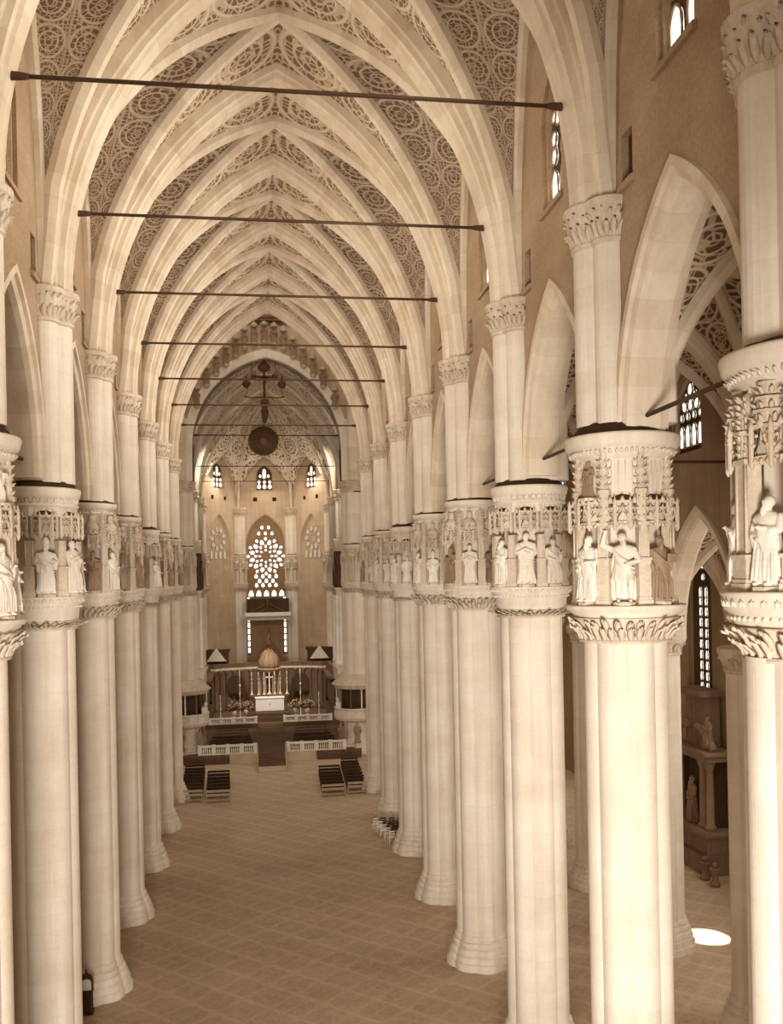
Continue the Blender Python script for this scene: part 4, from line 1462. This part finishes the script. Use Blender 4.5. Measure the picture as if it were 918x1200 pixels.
for x, nm in ((-2.35, 'outermost on the left'), (-1.45, 'second on the left'), (-.75, 'just left of the cross'), (.65, 'just right of the cross'), (1.35, 'second on the right'), (2.25, 'outermost on the right')):
    candlestick(x, 122.55, 4.35, 3.0, 'tall pale candlestick on the altar ledge, %s' % nm)
t = thing('altar_cross', (-.05, 122.5, 4.35), 'tall pale standing cross in the middle of the altar ledge', 'cross')
MB().lathe([(.3, 0), (.3, .1), (.14, .3), (.09, .6), (.14, .7), (.07, .85), (.07, 1.3)], 10).build('foot', M['giltwhite'], t)
MB().box(-.07, .07, -.05, .05, 1.25, 2.9).box(-.5, .5, -.05, .05, 2.2, 2.36).build('cross_bars', M['giltwhite'], t)

# ---- domed tabernacle
t = thing('tempietto', (-.05, 125.6, 1.3), 'domed round tabernacle with columns behind the high altar', 'tabernacle')
MB().lathe([(1.7, 0), (1.7, .5), (1.55, .6), (1.55, 2.3), (1.65, 2.4), (1.65, 2.7)], 32).build('base', M['midwood'], t)
for i in range(8):
    a = pi / 8 + pi / 4 * i
    MB().lathe([(.2, 2.7), (.2, 2.85), (.14, 2.9), (.13, 5.3), (.2, 5.55), (.22, 5.65)], 12).build('column', M['brownstone'], t, (1.3 * cos(a), 1.3 * sin(a), 0))
MB().lathe([(.55, 2.7), (.6, 3.5), (.45, 4.4), (.5, 5.2), (.1, 5.6)], 16).build('inner_shrine', M['bronze'], t)
MB().lathe([(1.1, 5.62), (1.55, 5.65), (1.55, 5.95), (1.7, 6.1), (1.7, 6.25), (1.35, 6.3)], 32).build('entablature', M['brownstone'], t)
d_ = MB().lathe([(1.4, 6.3), (1.42, 6.7), (1.3, 7.4), (1.0, 8.0), (.6, 8.45), (.25, 8.65)], 32)
for i in range(12):
    a = 2 * pi * i / 12
    d_.tube([(r * cos(a), r * sin(a), z) for r, z in ((1.42, 6.5), (1.33, 7.4), (1.02, 8.03), (.62, 8.48), (.25, 8.7))], .06, 5)
d_.build('dome', M['brownstone'], t)
MB().lathe([(.3, 8.6), (.34, 8.7), (.2, 8.8), (.2, 9.2), (.3, 9.25), (.1, 9.45)], 12).build('lantern', M['bronze'], t)
b = put('top_figure', statue_mesh('bearded', 4, M['bronze']), t, (0, 0, 9.4)); b.scale = (.9, .9, .8)

# ---- choir enclosure: stalls down both sides and a round screen behind
def stalls(sg, w_):
    t = thing('choir_stall_range', (sg * 8.35, 124.0, 1.3), 'range of tall carved dark choir stalls along the %s side' % w_, 'choir stalls')
    L = 5.8
    MB().box(-.15, .15, -L, L, 0, 5.2).build('back_wall', M['wood'], t)
    MB().box(-sg * .9 if sg > 0 else -.2, .2 if sg > 0 else .9, -L, L, 5.2, 5.5).box(-.25, .25, -L, L, 5.5, 6.6).build('hood', M['midwood'], t)
    for i in range(9):
        y = -L + .7 + 1.3 * i
        me = cached('stall_seat|%d' % sg, lambda: MB().box(min(0, -sg * .75), max(0, -sg * .75), -.55, .55, .42, .5).box(min(-sg * .1, -sg * .8), max(-sg * .1, -sg * .8), -.62, -.54, 0, 1.2).lathe([(.06, .5), (.08, 1.2), (.05, 1.3)], 8, (-sg * .7, -.58)), M['midwood'])
        put('stall_seat', me, t, (0, y, 0))
        pm = cached('relief_panel|%d' % sg, lambda: MB().loft([[(-sg * q, y_, z) for y_, z in [(-.45, 1.5), (.45, 1.5), (.45, 3.9)] + [(.45 * cos(a), 3.9 + .45 * sin(a)) for a in (pi / 6, pi / 3, pi / 2, 2 * pi / 3, 5 * pi / 6)] + [(-.45, 3.9)]] for q in (.13, .22)], smooth=False), M['midwood'])
        put('relief_panel', pm, t, (0, y, 0))


stalls(-1, 'left'); stalls(1, 'right')
t = thing('choir_screen', (0, 131.5, 1.3), 'curved carved screen closing the choir behind the domed tabernacle', 'screen')
def arcpts(R, y0, n=24, a0=R_(25)): return [(R * sin(-a0 * 2.6 + a0 * 5.2 * i / n), y0 + R * .42 * cos(-a0 * 2.6 + a0 * 5.2 * i / n)) for i in range(n + 1)]
def curved(R1, R2, z0_, z1_):
    a = arcpts(R1, -3.2); b = arcpts(R2, -3.2)
    return MB().prism(a + list(reversed(b)), z0_, z1_)
curved(8.3, 8.7, 0, 5.6).build('wall', M['midwood'], t)
curved(8.0, 8.8, 5.6, 5.9).build('cornice_rail', M['carved'], t)
curved(8.2, 8.7, 5.9, 6.5).build('parapet', M['midwood'], t)
for i, (x, y) in enumerate(arcpts(8.05, -3.2, 14)):
    MB().lathe([(.22, 0), (.22, .3), (.15, .4), (.14, 4.9), (.22, 5.2), (.26, 5.6)], 10).build('half_column', M['midwood'], t, (x, y, 0))
for sx in (-4.6, 4.4):
    MB().loft([[(sx + u, y_, z) for u, z in [(-1.25, 2.4), (1.25, 2.4)] + [(1.25 * cos(a), 3.6 + 1.3 * sin(a)) for a in [pi * q / 10 for q in range(11)]]] for y_ in (-1.05, -.75)], smooth=False).build('lunette', M['wood'], t)['label'] = 'dark round-headed recess'

# ---- pulpits wrapped round the crossing piers
def pulpit(sg, w_):
    t = thing('pulpit', (sg * 9.5, Yk(11), .75), 'round %s pulpit with a roofed gallery wrapped around the crossing pier' % w_, 'pulpit')
    MB().lathe([(1.95, 2.75), (2.5, 2.95), (2.6, 3.1), (2.6, 3.25)], 40).build('platform', M['carved'], t)
    p_ = MB().lathe([(2.62, 3.25), (2.62, 3.4), (2.5, 3.45), (2.5, 4.1), (2.66, 4.15), (2.66, 4.3), (2.4, 4.3), (2.4, 3.25)], 40)
    for i in range(16):
        a = 2 * pi * i / 16
        q = MB().box(-.07, .07, -.34, .34, -.28, .28)
        p_.add(q, Matrix.Rotation(a, 4, 'Z') @ Matrix.Translation((2.5, 0, 3.78)))
    p_.build('parapet', M['marble'], t)
    for i in range(12):
        a = 2 * pi * i / 12 + .1
        MB().lathe([(.12, 4.3), (.08, 4.4), (.08, 6.3), (.13, 6.5)], 8).build('column', M['statue'] if i % 3 == 0 else M['midwood'], t, (2.35 * cos(a), 2.35 * sin(a), 0))
    MB().lathe([(1.75, 4.3), (1.75, 6.5)], 32).build('inner_casing', M['wood'], t)
    MB().lathe([(2.5, 6.45), (2.6, 6.5), (2.6, 6.75), (2.85, 6.85), (2.85, 6.95), (2.3, 7.4), (1.75, 7.95), (1.6, 8.0)], 40).build('roof', M['carved'], t)
    for i in range(6):
        a = 2 * pi * i / 6 + .4
        b = put('caryatid', statue_mesh('bearded', 9, M['worn_statue']), t, (2.05 * cos(a), 2.05 * sin(a), .5), a + pi / 2); b.scale = (1.2, 1.2, 1.18)
        MB().prism(octo(.45), 0, .5).build('plinth', M['carved'], t, (2.05 * cos(a), 2.05 * sin(a), 0))
    # lectern eagle on the nave side
    MB().box(-.3, .3, -.35, .35, 4.3, 5.0).tube([(0, -.3, 5.0), (-sg * .15, -.1, 5.35), (-sg * .1, .25, 5.5)], [.1, .2, .08], 8).build('reading_desk', M['statue'], t, (-sg * 2.2, -.9, 0))


pulpit(-1, 'left'); pulpit(1, 'right')

# ---- singing galleries and organ cases between the choir piers
for sg, w_ in ((-1, 'left'), (1, 'right')):
    t = thing('singing_gallery', (sg * 8.5, 108.0, 7.0), 'white marble singing gallery jutting out between choir piers on the %s' % w_, 'gallery')
    s_ = -sg
    MB().loft([[(s_ * x, y, z) for x, z in ((0, 0), (.7, .25), (1.0, .6), (1.05, 2.1), (0, 2.1))] for y in (-3.2, 3.2)], smooth=False).build('parapet', M['statue'], t)
    MB().box(min(0, s_ * 1.15), max(0, s_ * 1.15), -3.3, 3.3, 2.1, 2.25).build('rail', M['statue'], t)
    MB().loft([[(s_ * x, y, z) for x, z in ((-.2, -1.6), (0.1, -1.6), (.6, 0), (-.2, 0))] for y in (-2.8, 2.8)], smooth=False).build('corbel', M['midwood'], t)
    t = thing('organ_case', (sg * 8.3, 110.8, 9.25), 'organ case with tall white columns above the %s singing gallery' % w_, 'organ')
    for y in (-2.0, 1.6):
        for x in (0, .45):
            MB().lathe([(.34, 0), (.34, .35), (.24, .5), (.24, 1.5), (.21, 7.6), (.34, 8.0), (.38, 8.2)], 12).build('column', M['statue'], t, (s_ * x, y, 0))
    MB().box(-.5, .5, -2.5, 2.5, 8.2, 8.8).box(-.65, .65, -2.7, 2.7, 8.8, 9.1).build('entablature', M['carved'], t)
    MB().box(-.35, .35, -2.2, 2.2, 9.1, 13.4).build('pipe_box', M['wood'], t)
    for i in range(7):
        MB().tube([(0, 0, 9.3), (0, 0, 12.6 - abs(i - 3) * .35)], .16, 8).build('pipe', M['bronze'], t, (s_ * .42, -1.5 + .5 * i, 0))
    MB().loft([[(s_ * x, y, z) for y, z in ((-2.5, 13.4), (2.5, 13.4), (0, 15.0))] for x in (-.5, .5)], smooth=False).build('pediment', M['carved'], t)

# ---- hanging crucifix group in the choir arch
yr = 103.0
t = thing('hanging_crucifix', (-.2, yr, 39.6), 'dark crucifix group hanging on chains in the choir arch', 'crucifix')
MB().tube([(-2.2, 0, .12), (-1.5, 0, -.04), (0, 0, .02), (1.5, 0, -.04), (2.2, 0, .12)], .07, 6).build('beam', M['wood'], t)
MB().box(-.13, .13, -.1, .1, 0, 3.2).box(-1.05, 1.05, -.1, .1, 2.15, 2.4).build('cross', M['wood'], t)
for x, z in ((0, 3.35), (-1.15, 2.28), (1.15, 2.28)):
    MB().lathe([(.02, -.06), (.3, -.05), (.34, 0), (.3, .05), (.02, .06)], 8).build('cross_end', M['bronze'], t, (x, 0, z)).rotation_euler = (pi / 2, 0, 0)
mb = MB(); mb.tube([(0, -.2, 2.05), (.02, -.22, 1.7), (-.03, -.2, 1.2), (.03, -.26, .7), (0, -.2, .25)], [.17, .2, .15, .13, .06], 10)
mb.ball((.02, -.24, 2.35), .14, .15, .18)
for s_ in (-1, 1): mb.tube([(s_ * .15, -.2, 2.0), (s_ * .5, -.18, 2.12), (s_ * .92, -.14, 2.28)], [.08, .065, .045], 8)
mb.build('corpus', M['bronze'], t)
MB().loft([[(x * s2, y * s2 * .4, z) for x, y in octo(1)] for s2, z in ((.05, 4.2), (.28, 3.9), (.75, 3.3), (.65, 3.05), (.2, 2.8))]).build('canopy', M['bronze'], t)
for s_ in (-1, 1):
    MB().lathe([(.04, 1.0), (.3, 1.12), (.48, 1.4), (.42, 1.7), (.2, 1.85), (.1, 2.1), (.16, 2.2), (.03, 2.4)], 10).tube([(0, 0, 2.35), (-s_ * 1.4, 0, 4.1)], .02, 4).build('hanging_lamp', M['bronze'], t, (s_ * 1.95, 0, 0))
MB().lathe([(.05, -.1), (.45, -.3), (.5, -.7), (.3, -1.2), (.45, -1.5), (.3, -2.3), (.12, -2.8), (.03, -3.0)], 10).build('pendant', M['bronze'], t)
for s_ in (-1, 1): MB().tube([(s_ * 2.0, 0, .06), (s_ * 1.1, 0, 4.6 - .4)], .025, 5).build('chain', M['iron'], t)
MB().tube([(0, 0, 4.1), (0, 0, 4.4)], .03, 5).build('chain', M['iron'], t)

# ---- dark roundel in the apse vault
t = thing('vault_roundel', (-.1, 133.7, 39.35), 'dark round medallion with rays set in the apse vault above the rose window', 'roundel')
t.rotation_euler = (R_(90 + 22), 0, 0)
MB().lathe([(2.0, -.12), (2.15, -.05), (2.15, .1), (1.95, .14), (1.95, .05), (.05, .05)], 40).build('disc', M['bronze'], t)
mb = MB()
for i in range(16):
    a = 2 * pi * i / 16
    mb.tube([(.5 * cos(a), .5 * sin(a), .07), (1.85 * cos(a + .08), 1.85 * sin(a + .08), .08)], [.05, .02], 4)
mb.build('rays', M['midwood'], t)
MB().lathe([(.5, .05), (.52, .16), (.3, .22), (.05, .24)], 20).build('boss', M['midwood'], t)
MB().tube([(0, 2.0, 0), (0, 3.2, -.9)], .05, 5).build('hanger', M['iron'], t)

# ---- gallery box, white shelf and hanging canvas in front of the great east window
t = thing('window_gallery', (.1, 139.6, 14.1), 'dark box gallery on a white shelf under the rose window', 'gallery')
MB().box(-3.35, 3.4, -.8, .9, -.1, .45).build('shelf', M['linen'], t)
MB().box(-3.1, 3.2, -.3, .9, .45, 2.5).build('box', M['wood'], t)
mb = MB()
for s_ in (-1, 1):
    mb.tube([(s_ * 2.6, -.38, .5), (s_ * .3, -.38, 1.7)], .06, 5); mb.tube([(s_ * 1.3, -.38, .5), (s_ * .1, -.38, 1.1)], .05, 5)
mb.tube([(0, -.4, .5), (0, -.4, 2.4)], .07, 5)
mb.build('strut', M['midwood'], t)
MB().box(-3.2, 3.3, -.5, .9, -.7, -.1).build('console', M['carved'], t)
t = thing('hanging_canvas', (-.1, 139.9, 6.5), 'brown canvas covering the lower east window below the white shelf', 'canvas')
MB().box(-2.45, 2.4, 0, .08, 0, 6.9).build('cloth', M['canvas'], t)
MB().tube([(-2.6, .04, 6.95), (2.55, .04, 6.95)], .07, 6).build('top_bar', M['wood'], t)

# ---- gabled doorways at both ends of the apse
for sg, w_ in ((-1, 'left'), (1, 'right')):
    t = thing('gabled_doorway', (sg * 7.5, 133.2, 0), 'dark doorway block with a pale gable behind the %s stalls' % w_, 'doorway')
    MB().box(-1.9, 1.9, 0, 1.2, 0, 9.3).box(-2.1, 2.1, -.1, 1.3, 9.3, 9.6).build('body', M['wood'], t)
    MB().loft([[(x - sg * .2, y, z) for x, z in ((-1.35, 8.0), (1.35, 8.0), (0, 9.9))] for y in (-.45, 0)], smooth=False).build('gable', M['marble'], t)
    MB().box(-1.3, 1.3, -.1, 0, 2.2, 7.6).build('door_leaf', M['midwood'], t)

# ---- flower stands and candelabra beside the altar
def flower_stand(x, y, z, label, seed):
    t = thing('flower_stand', (x, y, z), label, 'flowers', 'flower stands by the altar')
    MB().lathe([(.3, 0), (.3, .1), (.1, .2), (.08, .8), (.25, 1.0), (.32, 1.3), (.22, 1.45)], 12).build('vase', M['giltwhite'], t)
    rnd = random.Random(seed); mb = MB()
    for i in range(46):
        a = rnd.uniform(0, 2 * pi); e = rnd.uniform(.1, 1.3); r = rnd.uniform(.5, 1.05)
        p_ = (r * cos(a) * cos(e), r * sin(a) * cos(e) * .6, 1.6 + r * sin(e))
        mb.ball(p_, rnd.uniform(.06, .13), n=6, m=4)
        mb.tube([(0, 0, 1.4), p_], .012, 3)
    f = mb.build('blooms', M['palewood'], t); f['kind'] = 'stuff'
    mb = MB()
    for i in range(40):
        a = rnd.uniform(0, 2 * pi); e = rnd.uniform(-.2, 1.2); r = rnd.uniform(.3, .95)
        mb.ball((r * cos(a) * cos(e), r * sin(a) * cos(e) * .6, 1.55 + r * sin(e)), .1, .05, .16, n=5, m=3)
    f = mb.build('leaves', M['wood'], t); f['kind'] = 'stuff'


for x, y, z, nm, sd_ in ((-3.1, 120.6, 1.3, 'immediately left of the altar', 1), (-4.6, 119.9, 1.3, 'second left of the altar', 2), (3.2, 120.6, 1.3, 'immediately right of the altar', 3), (4.7, 119.9, 1.3, 'second right of the altar', 4)):
    flower_stand(x, y, z, 'pale flowers in a tall vase, %s' % nm, sd_)
for x, nm in ((-6.3, 'outer left'), (6.2, 'outer right'), (-3.9, 'inner left'), (4.0, 'inner right')):
    candlestick(x, 119.2 if abs(x) > 5 else 122.5, 1.3, 3.6 if abs(x) > 5 else 6.4, 'free-standing candlestick on the altar floor, %s of the flowers' % nm, 'floor candlesticks by the altar')

# ---- marble monument in the outer right aisle
t = thing('wall_monument', (28.0, 58.4, 0), 'tall dark marble altar monument with a curved pediment in the far right aisle', 'monument')
MB().box(-1.6, .6, -3.2, 3.2, 0, 1.2).box(-1.2, .6, -2.8, 2.8, 1.2, 2.6).build('plinth', M['dstone'], t)
MB().box(-1.5, .6, -3.1, 3.1, 2.5, 2.75).box(-1.45, .6, -3.0, 3.0, 2.35, 2.5).build('mensa', M['brownstone'], t)
MB().box(-.4, .6, -2.2, 2.2, 2.75, 7.3).build('back_slab', M['wood'], t)
for y in (-2.5, -1.6, 1.6, 2.5):
    MB().lathe([(.38, 2.75), (.38, 3.0), (.27, 3.1), (.25, 5.2), (.22, 6.6), (.36, 7.0), (.4, 7.2)], 14).build('column', M['brownstone'], t, (-.8, y, 0))
MB().box(-1.3, .6, -3.0, 3.0, 7.2, 7.6).box(-1.5, .6, -3.2, 3.2, 7.6, 7.85).build('entablature', M['brownstone'], t)
mb = MB()
for s_ in (-1, 1):
    pts = [(-.7, s_ * (3.0 - 2.3 * q), 7.9 + 1.3 * sin(q * pi / 2)) for q in [i / 8 for i in range(9)]]
    mb.tube(pts, .26, 8)
mb.build('pediment', M['brownstone'], t)
MB().box(-.5, .6, -1.3, 1.3, 7.85, 11.2).box(-1.0, .6, -1.7, 1.7, 11.2, 11.6).build('attic', M['dstone'], t)
for y, sd_ in ((-2.4, 4), (2.4, 9)):
    b = put('reclining_figure', statue_mesh('bearded', sd_, M['brownstone']), t, (-.8, y, 8.1), -pi / 2); b.scale = (1.2, 1.2, 1.05)
b = put('central_figure', statue_mesh('mantle', 7, M['brownstone']), t, (-.75, 0, 2.75), -pi / 2); b.scale = (1.6, 1.4, 1.6)
for y in (-3.6, -4.9):
    t = thing('aisle_rail', (26.2, 58.4 + y, 0), 'low marble %s before the far aisle monument' % ('railing post nearest the monument' if y > -4 else 'railing post nearer the viewer'), 'post')
    MB().lathe([(.3, 0), (.3, .2), (.18, .3), (.22, .9), (.3, 1.0), (.3, 1.15)], 12).build('shaft', M['dstone'], t)
    MB().ball((0, 0, 1.3), .2).build('ball_top', M['dstone'], t)
